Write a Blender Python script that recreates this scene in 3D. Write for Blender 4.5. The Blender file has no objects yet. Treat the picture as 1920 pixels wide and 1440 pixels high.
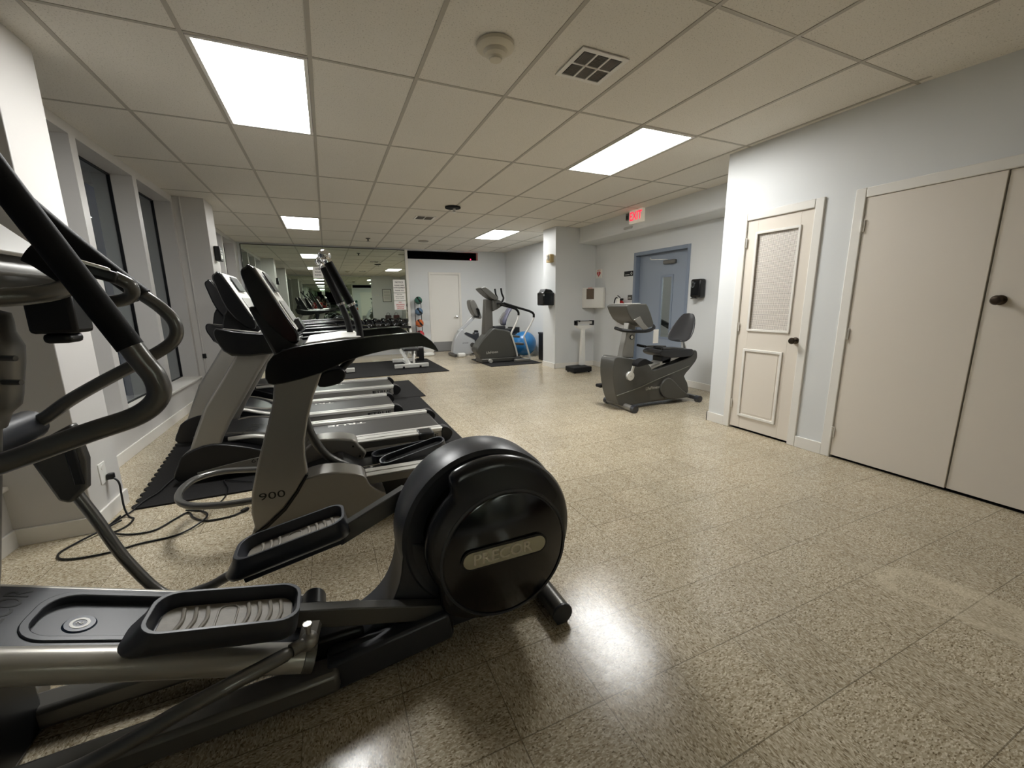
import bpy, bmesh, math, random
from mathutils import Vector, Matrix
random.seed(7)
PI = math.pi
S = bpy.context.scene
COL = S.collection

# ------------------------------------------------------------------ camera
H_CAM, CEIL = 1.302, 2.708
FPX = 769.54
yaw, pit, rol = math.radians(23.8386), math.radians(-11.1756), math.radians(-0.7025)
Fw = Vector((math.sin(yaw)*math.cos(pit), math.cos(yaw)*math.cos(pit), math.sin(pit)))
R0 = Vector((math.cos(yaw), -math.sin(yaw), 0)); U0 = R0.cross(Fw)
Rv = R0*math.cos(rol) + U0*math.sin(rol); Uv = -R0*math.sin(rol) + U0*math.cos(rol)
cd = bpy.data.cameras.new('camera'); cam = bpy.data.objects.new('camera', cd); COL.objects.link(cam)
cd.sensor_width = 36.0; cd.sensor_fit = 'HORIZONTAL'; cd.lens = FPX/1920*36; cd.clip_start = 0.02
M4 = Matrix((Rv, Uv, -Fw)).transposed().to_4x4(); M4.translation = Vector((0, 0, H_CAM))
cam.matrix_world = M4
S.camera = cam

# ------------------------------------------------------------------ world, exposure
w = bpy.data.worlds.new('night'); S.world = w; w.use_nodes = True
w.node_tree.nodes['Background'].inputs[0].default_value = (0.010, 0.012, 0.018, 1)
w.node_tree.nodes['Background'].inputs[1].default_value = 0.6
S.view_settings.view_transform = 'Standard'; S.view_settings.look = 'None'
S.view_settings.exposure = 2.25; S.view_settings.gamma = 1.0; S.view_settings.use_curve_mapping = False
LAMP = 7.2            # strength of the fluorescent diffusers
S.cycles.max_bounces = 10; S.cycles.glossy_bounces = 7; S.cycles.diffuse_bounces = 5
S.cycles.sample_clamp_indirect = 6.0

# ------------------------------------------------------------------ helpers
def lin(c):
    return tuple(((v/255)/12.92 if v/255 <= 0.04045 else ((v/255+0.055)/1.055)**2.4) for v in c)
MATS = {}
def mat(name, rgb, rough=0.5, metal=0.0, spec=0.5, emit=None, es=0.0, coat=0.0, bump=None, mottle=None):
    if name in MATS: return MATS[name]
    m = bpy.data.materials.new(name); m.use_nodes = True
    nt = m.node_tree; b = nt.nodes['Principled BSDF']
    c = lin(rgb)
    b.inputs['Base Color'].default_value = (*c, 1)
    b.inputs['Roughness'].default_value = rough
    b.inputs['Metallic'].default_value = metal
    b.inputs['Specular IOR Level'].default_value = spec
    b.inputs['Coat Weight'].default_value = coat
    b.inputs['Coat Roughness'].default_value = 0.1
    if emit:
        b.inputs['Emission Color'].default_value = (*lin(emit), 1); b.inputs['Emission Strength'].default_value = es
    if bump or mottle:
        tc = nt.nodes.new('ShaderNodeNewGeometry')
    if bump:       # (scale, strength, distance)
        n = nt.nodes.new('ShaderNodeTexNoise'); n.inputs['Scale'].default_value = bump[0]; n.inputs['Detail'].default_value = 4
        nt.links.new(tc.outputs['Position'], n.inputs['Vector'])
        bp = nt.nodes.new('ShaderNodeBump'); bp.inputs['Strength'].default_value = bump[1]; bp.inputs['Distance'].default_value = bump[2]
        nt.links.new(n.outputs['Fac'], bp.inputs['Height']); nt.links.new(bp.outputs['Normal'], b.inputs['Normal'])
    if mottle:     # (scale, amount)
        n = nt.nodes.new('ShaderNodeTexNoise'); n.inputs['Scale'].default_value = mottle[0]; n.inputs['Detail'].default_value = 5
        nt.links.new(tc.outputs['Position'], n.inputs['Vector'])
        mx = nt.nodes.new('ShaderNodeMix'); mx.data_type = 'RGBA'
        k = mottle[1]
        mx.inputs['A'].default_value = tuple(v*(1-k) for v in c)+(1,); mx.inputs['B'].default_value = tuple(min(1, v*(1+k)) for v in c)+(1,)
        nt.links.new(n.outputs['Fac'], mx.inputs['Factor']); nt.links.new(mx.outputs['Result'], b.inputs['Base Color'])
    MATS[name] = m
    return m

def basis(o):
    return Matrix.Translation(o.location) @ o.rotation_euler.to_matrix().to_4x4()
def wmat(o):
    m = basis(o)
    if o.parent: m = wmat(o.parent) @ o.matrix_parent_inverse @ m
    return m
def attach(o, parent):
    if parent:
        o.parent = parent; o.matrix_parent_inverse = wmat(parent).inverted()
def tag(o, label, cat, group=None):
    o['label'] = label; o['category'] = cat
    if group: o['group'] = group
    return o
def thing(name, label, cat, loc=(0, 0, 0), group=None):
    o = bpy.data.objects.new(name, None); COL.objects.link(o); o.location = loc
    o.empty_display_size = 0.1
    return tag(o, label, cat, group)
def copy_tree(o, parent=None):
    c = o.copy(); COL.objects.link(c)
    if parent:
        mpi = o.matrix_parent_inverse.copy(); c.parent = parent; c.matrix_parent_inverse = mpi
    for ch in [x for x in list(bpy.data.objects) if x.parent == o and x is not c]:
        copy_tree(ch, c)
    return c

def cr(pts, n=6, closed=False):
    """Catmull-Rom points through pts"""
    P = [Vector(p) for p in pts]; out = []
    N = len(P)
    rng = range(N) if closed else range(N-1)
    for i in rng:
        if closed: a, b, c, d = P[(i-1) % N], P[i], P[(i+1) % N], P[(i+2) % N]
        else:
            b, c = P[i], P[i+1]; a = P[i-1] if i else b*2-c; d = P[i+2] if i+2 < N else c*2-b
        for k in range(n):
            t = k/n
            out.append(0.5*((2*b)+(c-a)*t+(2*a-5*b+4*c-d)*t*t+(3*b-a-3*c+d)*t**3))
    if not closed: out.append(P[-1])
    return out
def rrect(x0, x1, z0, z1, r, n=5):
    out = []
    for cx, cz, a0 in ((x1-r, z1-r, 0), (x0+r, z1-r, 90), (x0+r, z0+r, 180), (x1-r, z0+r, 270)):
        for k in range(n+1):
            a = math.radians(a0+90*k/n); out.append((cx+r*math.cos(a), cz+r*math.sin(a)))
    return out
def smooth2(poly, n=4):
    return [(p.x, p.z) for p in cr([(a, 0, b) for a, b in poly], n, True)]

class MB:
    def __init__(s): s.bm = bmesh.new()
    def box(s, x0, x1, y0, y1, z0, z1, mtx=None):
        v = [s.bm.verts.new(p) for p in ((x0,y0,z0),(x1,y0,z0),(x1,y1,z0),(x0,y1,z0),(x0,y0,z1),(x1,y0,z1),(x1,y1,z1),(x0,y1,z1))]
        for f in ((3,2,1,0),(4,5,6,7),(0,1,5,4),(1,2,6,5),(2,3,7,6),(3,0,4,7)): s.bm.faces.new([v[i] for i in f])
        if mtx: bmesh.ops.transform(s.bm, matrix=mtx, verts=v)
        return s
    def bar(s, a, b, w_, h_, up=(0, 0, 1)):
        """rectangular bar from a to b, width w_ across, height h_ along up"""
        a, b = Vector(a), Vector(b); d = (b-a); L = d.length; d.normalize()
        u = Vector(up); u = (u-d*u.dot(d)).normalized(); sd = d.cross(u)
        m = Matrix((d, sd, u)).transposed().to_4x4(); m.translation = a
        return s.box(0, L, -w_/2, w_/2, -h_/2, h_/2, m)
    def prism(s, poly, a, b, axis='y'):
        def P(p, t):
            if axis == 'y': return (p[0], t, p[1])
            if axis == 'x': return (t, p[0], p[1])
            return (p[0], p[1], t)
        n = len(poly)
        va = [s.bm.verts.new(P(p, a)) for p in poly]; vb = [s.bm.verts.new(P(p, b)) for p in poly]
        fa = s.bm.faces.new(va); fb = s.bm.faces.new(vb[::-1])
        for i in range(n): s.bm.faces.new((va[i], vb[i], vb[(i+1) % n], va[(i+1) % n]))
        return s
    def ring(s, outer, inner, a, b, axis='y'):
        """plate with a hole: outer and inner loops with the same number of points"""
        def P(p, t):
            if axis == 'y': return (p[0], t, p[1])
            if axis == 'x': return (t, p[0], p[1])
            return (p[0], p[1], t)
        n = len(outer)
        L = [[s.bm.verts.new(P(p, t)) for p in q] for q, t in ((outer, a), (outer, b), (inner, b), (inner, a))]
        for k in range(4):
            A, B = L[k], L[(k+1) % 4]
            for i in range(n): s.bm.faces.new((A[i], B[i], B[(i+1) % n], A[(i+1) % n]))
        return s
    def tube(s, pts, r, n=12, closed=False, cap=True, flat=1.0):
        P = [Vector(p) for p in pts]; N = len(P)
        rs = r if isinstance(r, (list, tuple)) else [r]*N
        if len(rs) != N:
            rs = [rs[min(len(rs)-1, int(i*len(rs)/N))] for i in range(N)]
        T = []
        for i in range(N):
            if closed: t = P[(i+1) % N]-P[i-1]
            else: t = P[min(i+1, N-1)]-P[max(i-1, 0)]
            T.append(t.normalized())
        u = T[0].orthogonal().normalized(); rings = []
        for i in range(N):
            u = (u-T[i]*u.dot(T[i])).normalized(); v = T[i].cross(u)
            rings.append([s.bm.verts.new(P[i]+(u*math.cos(2*PI*k/n)+v*math.sin(2*PI*k/n)*flat)*rs[i]) for k in range(n)])
        for i in range(N if closed else N-1):
            A, B = rings[i], rings[(i+1) % N]
            for k in range(n): s.bm.faces.new((A[k], A[(k+1) % n], B[(k+1) % n], B[k]))
        if cap and not closed:
            s.bm.faces.new(rings[0][::-1]); s.bm.faces.new(rings[-1])
        return s
    def lathe(s, prof, c, axis='z', n=32, a0=0, a1=360):
        """prof: (radius, height) pairs around axis through c; closed ends when radius 0"""
        c = Vector(c); full = abs(a1-a0) >= 360
        cnt = n if full else n+1
        ax = {'x': (Vector((0,1,0)), Vector((0,0,1)), Vector((1,0,0))), 'y': (Vector((0,0,1)), Vector((1,0,0)), Vector((0,1,0))), 'z': (Vector((1,0,0)), Vector((0,1,0)), Vector((0,0,1)))}[axis]
        rings = []
        for r, h in prof:
            if r < 1e-6: rings.append([s.bm.verts.new(c+ax[2]*h)]); continue
            rings.append([s.bm.verts.new(c+ax[2]*h+(ax[0]*math.cos(math.radians(a0+(a1-a0)*k/n))+ax[1]*math.sin(math.radians(a0+(a1-a0)*k/n)))*r) for k in range(cnt)])
        for A, B in zip(rings, rings[1:]):
            for k in range(n if full else n):
                k2 = (k+1) % cnt if full else k+1
                if len(A) == 1 and len(B) == 1: continue
                if len(A) == 1: s.bm.faces.new((A[0], B[k2], B[k]))
                elif len(B) == 1: s.bm.faces.new((A[k], A[k2], B[0]))
                else: s.bm.faces.new((A[k], A[k2], B[k2], B[k]))
        return s
    def ball(s, c, r, sc=(1, 1, 1), n=20):
        m = Matrix.Translation(Vector(c)) @ Matrix.Diagonal((r*sc[0], r*sc[1], r*sc[2], 1))
        bmesh.ops.create_uvsphere(s.bm, u_segments=n, v_segments=n//2, radius=1, matrix=m)
        return s
    def move(s, mtx):
        bmesh.ops.transform(s.bm, matrix=mtx, verts=s.bm.verts[:]); return s
    def build(s, name, m, parent=None, bevel=0, sharp=35, seg=2, sub=0):
        me = bpy.data.meshes.new(name)
        bmesh.ops.recalc_face_normals(s.bm, faces=s.bm.faces[:])
        s.bm.to_mesh(me); s.bm.free()
        me.polygons.foreach_set('use_smooth', [True]*len(me.polygons))
        me.set_sharp_from_angle(angle=math.radians(sharp))
        me.materials.append(m)
        o = bpy.data.objects.new(name, me); COL.objects.link(o)
        if bevel:
            md = o.modifiers.new('bevel', 'BEVEL'); md.width = bevel; md.segments = seg; md.limit_method = 'ANGLE'; md.angle_limit = math.radians(38)
            md.harden_normals = False
        if sub:
            md = o.modifiers.new('sub', 'SUBSURF'); md.levels = sub; md.render_levels = sub
        attach(o, parent)
        return o
def struct(o):
    o['kind'] = 'structure'; return o
def text(body, size, origin, xdir, ydir, m, name='lettering', parent=None, depth=0.001, stretch=1.0, bold=0.0, align='CENTER'):
    c = bpy.data.curves.new(name, 'FONT'); c.body = body; c.size = size; c.align_x = align; c.align_y = 'CENTER'
    c.extrude = depth; c.offset = bold; c.resolution_u = 3
    t = bpy.data.objects.new(name+'_tmp', c); COL.objects.link(t)
    bpy.context.view_layer.update()
    me = bpy.data.meshes.new_from_object(t.evaluated_get(bpy.context.evaluated_depsgraph_get()))
    bpy.data.objects.remove(t); bpy.data.curves.remove(c)
    x = Vector(xdir).normalized(); y = Vector(ydir); y = (y-x*y.dot(x)).normalized(); z = x.cross(y)
    mm = Matrix((x*stretch, y, z)).transposed().to_4x4(); mm.translation = Vector(origin)
    me.transform(mm); me.name = name
    me.materials.clear(); me.materials.append(m)
    o = bpy.data.objects.new(name, me); COL.objects.link(o); attach(o, parent)
    return o

# ------------------------------------------------------------------ materials
def floor_material():
    m = bpy.data.materials.new('vinyl floor tile'); m.use_nodes = True
    nt = m.node_tree; N = nt.nodes; L = nt.links; b = N['Principled BSDF']
    def nd(t, **k):
        n = N.new(t)
        for a, v in k.items(): setattr(n, a, v)
        return n
    def mth(op, a, b_=None, c=None):
        n = nd('ShaderNodeMath', operation=op)
        for i, v in enumerate((a, b_, c)):
            if v is None: continue
            if isinstance(v, (int, float)): n.inputs[i].default_value = v
            else: L.new(v, n.inputs[i])
        return n.outputs[0]
    g = nd('ShaderNodeNewGeometry'); sp = nd('ShaderNodeSeparateXYZ'); L.new(g.outputs['Position'], sp.inputs[0])
    T = 0.3048
    ux = mth('DIVIDE', mth('SUBTRACT', sp.outputs[0], 0.7289), T); uy = mth('DIVIDE', mth('SUBTRACT', sp.outputs[1], 0.6167), T)
    ix = mth('FLOOR', ux); iy = mth('FLOOR', uy); fx = mth('FRACT', ux); fy = mth('FRACT', uy)
    cid = nd('ShaderNodeCombineXYZ'); L.new(ix, cid.inputs[0]); L.new(iy, cid.inputs[1])
    wn = nd('ShaderNodeTexWhiteNoise', noise_dimensions='2D'); L.new(cid.outputs[0], wn.inputs['Vector'])
    # stretched chips, running one way or the other from tile to tile
    flip = mth('MODULO', mth('ABSOLUTE', mth('ADD', ix, iy)), 2.0)
    sx = mth('MULTIPLY_ADD', flip, -100, 200); sy = mth('MULTIPLY_ADD', flip, 100, 100)
    cv = nd('ShaderNodeCombineXYZ'); L.new(mth('MULTIPLY', sp.outputs[0], sx), cv.inputs[0]); L.new(mth('MULTIPLY', sp.outputs[1], sy), cv.inputs[1])
    vo = nd('ShaderNodeTexVoronoi'); vo.inputs['Scale'].default_value = 1.3; L.new(cv.outputs[0], vo.inputs['Vector'])
    sc = nd('ShaderNodeSeparateColor'); L.new(vo.outputs['Color'], sc.inputs[0])
    rp = nd('ShaderNodeValToRGB'); cr_ = rp.color_ramp; cr_.interpolation = 'LINEAR'
    stops = [(0.0, (112, 98, 74)), (0.10, (152, 137, 112)), (0.4, (178, 165, 140)), (0.75, (192, 180, 157)), (1.0, (218, 209, 188))]
    cr_.elements[0].position = 0; cr_.elements[0].color = (*lin(stops[0][1]), 1)
    cr_.elements[1].position = 1; cr_.elements[1].color = (*lin(stops[-1][1]), 1)
    for p, c in stops[1:-1]:
        e = cr_.elements.new(p); e.color = (*lin(c), 1)
    L.new(sc.outputs[0], rp.inputs[0])
    # blotches and tile to tile tone
    n1 = nd('ShaderNodeTexNoise'); n1.inputs['Scale'].default_value = 1.6; n1.inputs['Detail'].default_value = 6; n1.inputs['Roughness'].default_value = 0.65
    L.new(g.outputs['Position'], n1.inputs['Vector'])
    tone = mth('ADD', mth('MULTIPLY_ADD', wn.outputs['Value'], 0.10, 0.93), mth('MULTIPLY', mth('SUBTRACT', n1.outputs['Fac'], 0.5), 0.34))
    mul = nd('ShaderNodeVectorMath', operation='SCALE'); L.new(rp.outputs['Color'], mul.inputs[0]); L.new(tone, mul.inputs['Scale'])
    # seams
    dx = mth('MINIMUM', fx, mth('SUBTRACT', 1.0, fx)); dy = mth('MINIMUM', fy, mth('SUBTRACT', 1.0, fy)); d = mth('MINIMUM', mth('ADD', dx, mth('MULTIPLY', mth('GREATER_THAN', wn.outputs['Value'], 0.55), 0.0035)), dy)
    n2 = nd('ShaderNodeTexNoise'); n2.inputs['Scale'].default_value = 2.3; L.new(g.outputs['Position'], n2.inputs['Vector'])
    wid = mth('MULTIPLY_ADD', n2.outputs['Fac'], 0.010, 0.0006)
    seam = mth('LESS_THAN', d, wid)
    mx = nd('ShaderNodeMix', data_type='RGBA'); L.new(mth('MULTIPLY', seam, 0.6), mx.inputs['Factor']); L.new(mul.outputs[0], mx.inputs['A'])
    mx.inputs['B'].default_value = (*lin((70, 58, 40)), 1)
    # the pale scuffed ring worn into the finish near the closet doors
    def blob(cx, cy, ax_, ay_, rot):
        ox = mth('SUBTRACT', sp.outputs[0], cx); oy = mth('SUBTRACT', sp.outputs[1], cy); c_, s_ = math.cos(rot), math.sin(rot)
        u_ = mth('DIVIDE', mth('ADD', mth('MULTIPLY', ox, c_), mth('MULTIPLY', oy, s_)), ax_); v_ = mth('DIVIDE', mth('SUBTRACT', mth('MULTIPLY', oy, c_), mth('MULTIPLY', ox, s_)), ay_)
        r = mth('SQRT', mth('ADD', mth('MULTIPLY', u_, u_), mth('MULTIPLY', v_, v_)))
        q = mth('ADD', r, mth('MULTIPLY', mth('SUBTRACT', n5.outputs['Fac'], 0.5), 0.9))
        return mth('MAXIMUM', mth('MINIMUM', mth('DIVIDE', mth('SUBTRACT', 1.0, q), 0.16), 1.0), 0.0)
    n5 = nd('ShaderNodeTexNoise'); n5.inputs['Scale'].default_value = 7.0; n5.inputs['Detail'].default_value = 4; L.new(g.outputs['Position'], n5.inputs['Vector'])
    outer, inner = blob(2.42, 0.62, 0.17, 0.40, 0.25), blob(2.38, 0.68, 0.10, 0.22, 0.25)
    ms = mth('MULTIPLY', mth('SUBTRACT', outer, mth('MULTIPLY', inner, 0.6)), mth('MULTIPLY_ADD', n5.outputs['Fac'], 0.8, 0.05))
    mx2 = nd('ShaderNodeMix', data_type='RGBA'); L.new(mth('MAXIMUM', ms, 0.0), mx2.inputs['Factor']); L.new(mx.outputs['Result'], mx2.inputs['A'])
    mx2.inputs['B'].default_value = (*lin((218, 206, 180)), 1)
    L.new(mx2.outputs['Result'], b.inputs['Base Color'])
    n3 = nd('ShaderNodeTexNoise'); n3.inputs['Scale'].default_value = 4.0; n3.inputs['Detail'].default_value = 3; L.new(g.outputs['Position'], n3.inputs['Vector'])
    L.new(mth('MULTIPLY_ADD', n3.outputs['Fac'], 0.14, 0.125), b.inputs['Roughness'])
    b.inputs['Specular IOR Level'].default_value = 0.45
    bp = nd('ShaderNodeBump'); bp.inputs['Strength'].default_value = 0.25; bp.inputs['Distance'].default_value = 0.002
    n4 = nd('ShaderNodeTexNoise'); n4.inputs['Scale'].default_value = 26.0; n4.inputs['Detail'].default_value = 3; L.new(g.outputs['Position'], n4.inputs['Vector'])
    L.new(n4.outputs['Fac'], bp.inputs['Height']); L.new(bp.outputs['Normal'], b.inputs['Normal'])
    return m
def ceiling_material():
    m = bpy.data.materials.new('acoustic ceiling tile'); m.use_nodes = True
    nt = m.node_tree; N = nt.nodes; L = nt.links; b = N['Principled BSDF']
    g = N.new('ShaderNodeNewGeometry')
    v = N.new('ShaderNodeTexNoise'); v.inputs['Scale'].default_value = 120; v.inputs['Detail'].default_value = 3; v.inputs['Roughness'].default_value = 0.7
    L.new(g.outputs['Position'], v.inputs['Vector'])
    r = N.new('ShaderNodeValToRGB'); e = r.color_ramp.elements
    e[0].position = 0.33; e[0].color = (*lin((178, 172, 158)), 1); e[1].position = 0.42; e[1].color = (*lin((226, 221, 211)), 1)
    L.new(v.outputs['Fac'], r.inputs[0])
    n = N.new('ShaderNodeTexNoise'); n.inputs['Scale'].default_value = 0.8; n.inputs['Detail'].default_value = 3; L.new(g.outputs['Position'], n.inputs['Vector'])
    mr = N.new('ShaderNodeMapRange'); mr.inputs['To Min'].default_value = 0.94; mr.inputs['To Max'].default_value = 1.06; L.new(n.outputs['Fac'], mr.inputs['Value'])
    s = N.new('ShaderNodeVectorMath'); s.operation = 'SCALE'; L.new(r.outputs['Color'], s.inputs[0]); L.new(mr.outputs[0], s.inputs['Scale'])
    L.new(s.outputs[0], b.inputs['Base Color']); b.inputs['Roughness'].default_value = 0.9
    bp = N.new('ShaderNodeBump'); bp.inputs['Strength'].default_value = 0.6; bp.inputs['Distance'].default_value = 0.003
    L.new(r.outputs['Color'], bp.inputs['Height']); L.new(bp.outputs['Normal'], b.inputs['Normal'])
    return m
def lamp_material():
    """prismatic diffuser: brighter bands over the two tubes"""
    m = bpy.data.materials.new('fluorescent diffuser'); m.use_nodes = True
    nt = m.node_tree; N = nt.nodes; L = nt.links; b = N['Principled BSDF']
    b.inputs['Base Color'].default_value = (0.85, 0.85, 0.82, 1)
    tc = N.new('ShaderNodeTexCoord'); sp = N.new('ShaderNodeSeparateXYZ'); L.new(tc.outputs['Generated'], sp.inputs[0])
    a = N.new('ShaderNodeMath'); a.operation = 'MULTIPLY_ADD'; a.inputs[1].default_value = 4*PI; a.inputs[2].default_value = PI; L.new(sp.outputs[0], a.inputs[0])
    c = N.new('ShaderNodeMath'); c.operation = 'COSINE'; L.new(a.outputs[0], c.inputs[0])
    e = N.new('ShaderNodeMath'); e.operation = 'MULTIPLY_ADD'; e.inputs[1].default_value = 0.22*LAMP; e.inputs[2].default_value = LAMP; L.new(c.outputs[0], e.inputs[0])
    b.inputs['Emission Color'].default_value = (0.99, 0.992, 0.975, 1); L.new(e.outputs[0], b.inputs['Emission Strength'])
    return m
def glass_material():
    m = bpy.data.materials.new('window glass'); m.use_nodes = True
    nt = m.node_tree; N = nt.nodes; L = nt.links; N.remove(N['Principled BSDF']); out = N['Material Output']
    t = N.new('ShaderNodeBsdfTransparent'); t.inputs[0].default_value = (0.75, 0.78, 0.78, 1)
    gl = N.new('ShaderNodeBsdfGlossy'); gl.inputs['Roughness'].default_value = 0.015; gl.inputs[0].default_value = (1, 1, 1, 1)
    fr = N.new('ShaderNodeFresnel'); gg = N.new('ShaderNodeNewGeometry'); io = N.new('ShaderNodeMapRange'); io.inputs['To Min'].default_value = 1.38; io.inputs['To Max'].default_value = 1/1.38
    L.new(gg.outputs['Backfacing'], io.inputs['Value']); L.new(io.outputs[0], fr.inputs[0])
    mx = N.new('ShaderNodeMixShader'); L.new(fr.outputs[0], mx.inputs[0]); L.new(t.outputs[0], mx.inputs[1]); L.new(gl.outputs[0], mx.inputs[2])
    L.new(mx.outputs[0], out.inputs[0])
    return m
def grid_material(name, base, hole, size):
    """woven cane / fine mesh"""
    m = bpy.data.materials.new(name); m.use_nodes = True
    nt = m.node_tree; N = nt.nodes; L = nt.links; b = N['Principled BSDF']
    g = N.new('ShaderNodeNewGeometry')
    def mth(op, a, c=None):
        n = N.new('ShaderNodeMath'); n.operation = op
        for i, v in enumerate((a, c)):
            if v is None: continue
            if isinstance(v, (int, float)): n.inputs[i].default_value = v
            else: L.new(v, n.inputs[i])
        return n.outputs[0]
    sp = N.new('ShaderNodeSeparateXYZ'); L.new(g.outputs['Position'], sp.inputs[0])
    k = 2*PI/size
    p = mth('MULTIPLY', mth('ADD', sp.outputs[1], sp.outputs[2]), k); q = mth('MULTIPLY', mth('SUBTRACT', sp.outputs[1], sp.outputs[2]), k)
    h = mth('GREATER_THAN', mth('MULTIPLY', mth('SINE', p), mth('SINE', q)), 0.22)
    mx = N.new('ShaderNodeMix'); mx.data_type = 'RGBA'; mx.inputs['A'].default_value = (*lin(base), 1); mx.inputs['B'].default_value = (*lin(hole), 1)
    L.new(h, mx.inputs['Factor']); L.new(mx.outputs['Result'], b.inputs['Base Color']); b.inputs['Roughness'].default_value = 0.6
    return m

m_floor, m_ceil, m_lamp, m_glass = floor_material(), ceiling_material(), lamp_material(), glass_material()
m_wall = mat('pale grey wall paint', (217, 219, 219), 0.45, spec=0.35, bump=(55, 0.12, 0.002), mottle=(1.2, 0.03))
m_wallw = mat('warm white wall paint', (206, 203, 199), 0.4, spec=0.4, bump=(60, 0.08, 0.002))
m_trim = mat('white trim paint', (228, 225, 218), 0.35, spec=0.45)
m_door = mat('cream door paint', (222, 214, 202), 0.38, spec=0.45, mottle=(2.5, 0.015))
m_tbar = mat('ceiling grid metal', (176, 170, 158), 0.5)
m_dark = mat('dark void', (6, 6, 7), 0.9)
m_blk = mat('black plastic', (13, 13, 15), 0.36, spec=0.4)
m_blkg = mat('glossy black plastic', (12, 12, 14), 0.16, spec=0.6)
m_char = mat('charcoal plastic', (50, 52, 57), 0.36, spec=0.5, bump=(400, 0.08, 0.0005))
m_chard = mat('satin dark cover', (34, 35, 38), 0.24, spec=0.5)
m_rub = mat('black rubber', (22, 22, 23), 0.7, spec=0.3, bump=(180, 0.2, 0.001))
m_mat = mat('rubber floor mat', (32, 31, 31), 0.75, spec=0.2, bump=(90, 0.4, 0.002), mottle=(40, 0.25))
m_slv = mat('silver paint', (150, 147, 141), 0.32, metal=0.55, spec=0.5)
m_slvd = mat('dark silver paint', (112, 110, 105), 0.36, metal=0.5, spec=0.5)
m_alu = mat('brushed aluminium', (214, 212, 206), 0.34, metal=0.35)
m_slvl = mat('light silver track paint', (184, 180, 171), 0.32, metal=0.35)
m_chr = mat('chrome', (225, 225, 225), 0.08, metal=1.0)
m_tubeg = mat('grey metallic tube', (106, 105, 102), 0.28, metal=0.6, spec=0.5)
m_gun = mat('gunmetal bar', (84, 83, 80), 0.35, metal=0.5)
m_foam = mat('foam grip', (17, 17, 18), 0.6, spec=0.2, bump=(300, 0.25, 0.001))
m_belt = mat('treadmill belt', (54, 52, 50), 0.42, spec=0.4, mottle=(30, 0.12))
m_olive = mat('dark olive grey plastic', (78, 77, 73), 0.36, spec=0.45, bump=(300, 0.08, 0.0005))
m_white = mat('white plastic', (225, 224, 218), 0.4)
m_paper = mat('white paper', (235, 232, 226), 0.8)
m_ink = mat('black print', (25, 25, 25), 0.7)
m_red = mat('red print', (190, 40, 40), 0.6)
m_face = mat('console membrane', (214, 212, 206), 0.3, spec=0.5)
m_blue = mat('blue gym ball', (36, 104, 158), 0.3, spec=0.5)
m_bluedoor = mat('blue grey door paint', (142, 152, 166), 0.4, spec=0.45, mottle=(2, 0.02))
m_bluefr = mat('blue grey frame paint', (128, 139, 155), 0.38, spec=0.45)
m_kick = mat('kick plate', (150, 150, 150), 0.35, metal=0.4)
m_brass = mat('aged bronze knob', (70, 60, 50), 0.3, metal=0.8)
m_vinyl = mat('black vinyl', (38, 38, 40), 0.35, spec=0.5)
m_mirror = mat('mirror silvering', (214, 222, 212), 0.0, metal=1.0)
m_beige = mat('beige plastic', (196, 172, 122), 0.45)
m_wood = mat('brown wood', (96, 66, 48), 0.5, mottle=(6, 0.2))

# ------------------------------------------------------------------ room shell
Y0, YB = -1.0, 11.2
XL = -1.70
struct(MB().box(-2.1, 5.4, Y0-0.2, YB+0.3, -0.12, 0).build('floor', m_floor))

# ceiling tiles, two by four feet, with cells left open for lamps and grilles
CX, CY, CW, CD = 0.0417, 2.9229, 0.6096, 1.2192
LAMPS = [(-1, 0), (4, 0), (-1, 4), (5, 4)]
c = MB()
def sag(x, y):
    return -0.055*min(1.0, max(0.0, (1.70-y)/0.6)) if x > 3.6 and y < 1.70 else 0.0
for i in range(-4, 9):
    for j in range(-5, 7):
        if (i, j) in LAMPS: continue
        x0, x1, y0, y1 = CX+i*CW, CX+(i+1)*CW, CY+j*CD, CY+(j+1)*CD
        if i == 5 and j < -1: x1 = 3.77
        if y0 > YB or y1 < Y0-0.2: continue
        vs = []
        for zz in (0, 0.02):
            for (x, y) in ((x0, y0), (x1, y0), (x1, y1), (x0, y1)):
                vs.append(c.bm.verts.new((x, y, CEIL+zz+(sag(x, y) if i == 5 else 0))))
        for f in ((3,2,1,0),(4,5,6,7),(0,1,5,4),(1,2,6,5),(2,3,7,6),(3,0,4,7)): c.bm.faces.new([vs[k] for k in f])
ceiling = struct(c.build('ceiling', m_ceil))
g = MB()
for i in range(-3, 9):
    x = CX+i*CW
    g.box(x-0.012, x+0.012, Y0, YB, CEIL-0.004, CEIL+0.002)
for j in range(-4, 7):
    y = CY+j*CD
    for i in range(-4, 9):
        x = CX+i*CW
        g.box(x+0.0125, x+CW-0.0125, y-0.010, y+0.010, CEIL-0.003, CEIL+0.002)
struct(g.build('ceiling_grid', m_tbar, ceiling))

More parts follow.
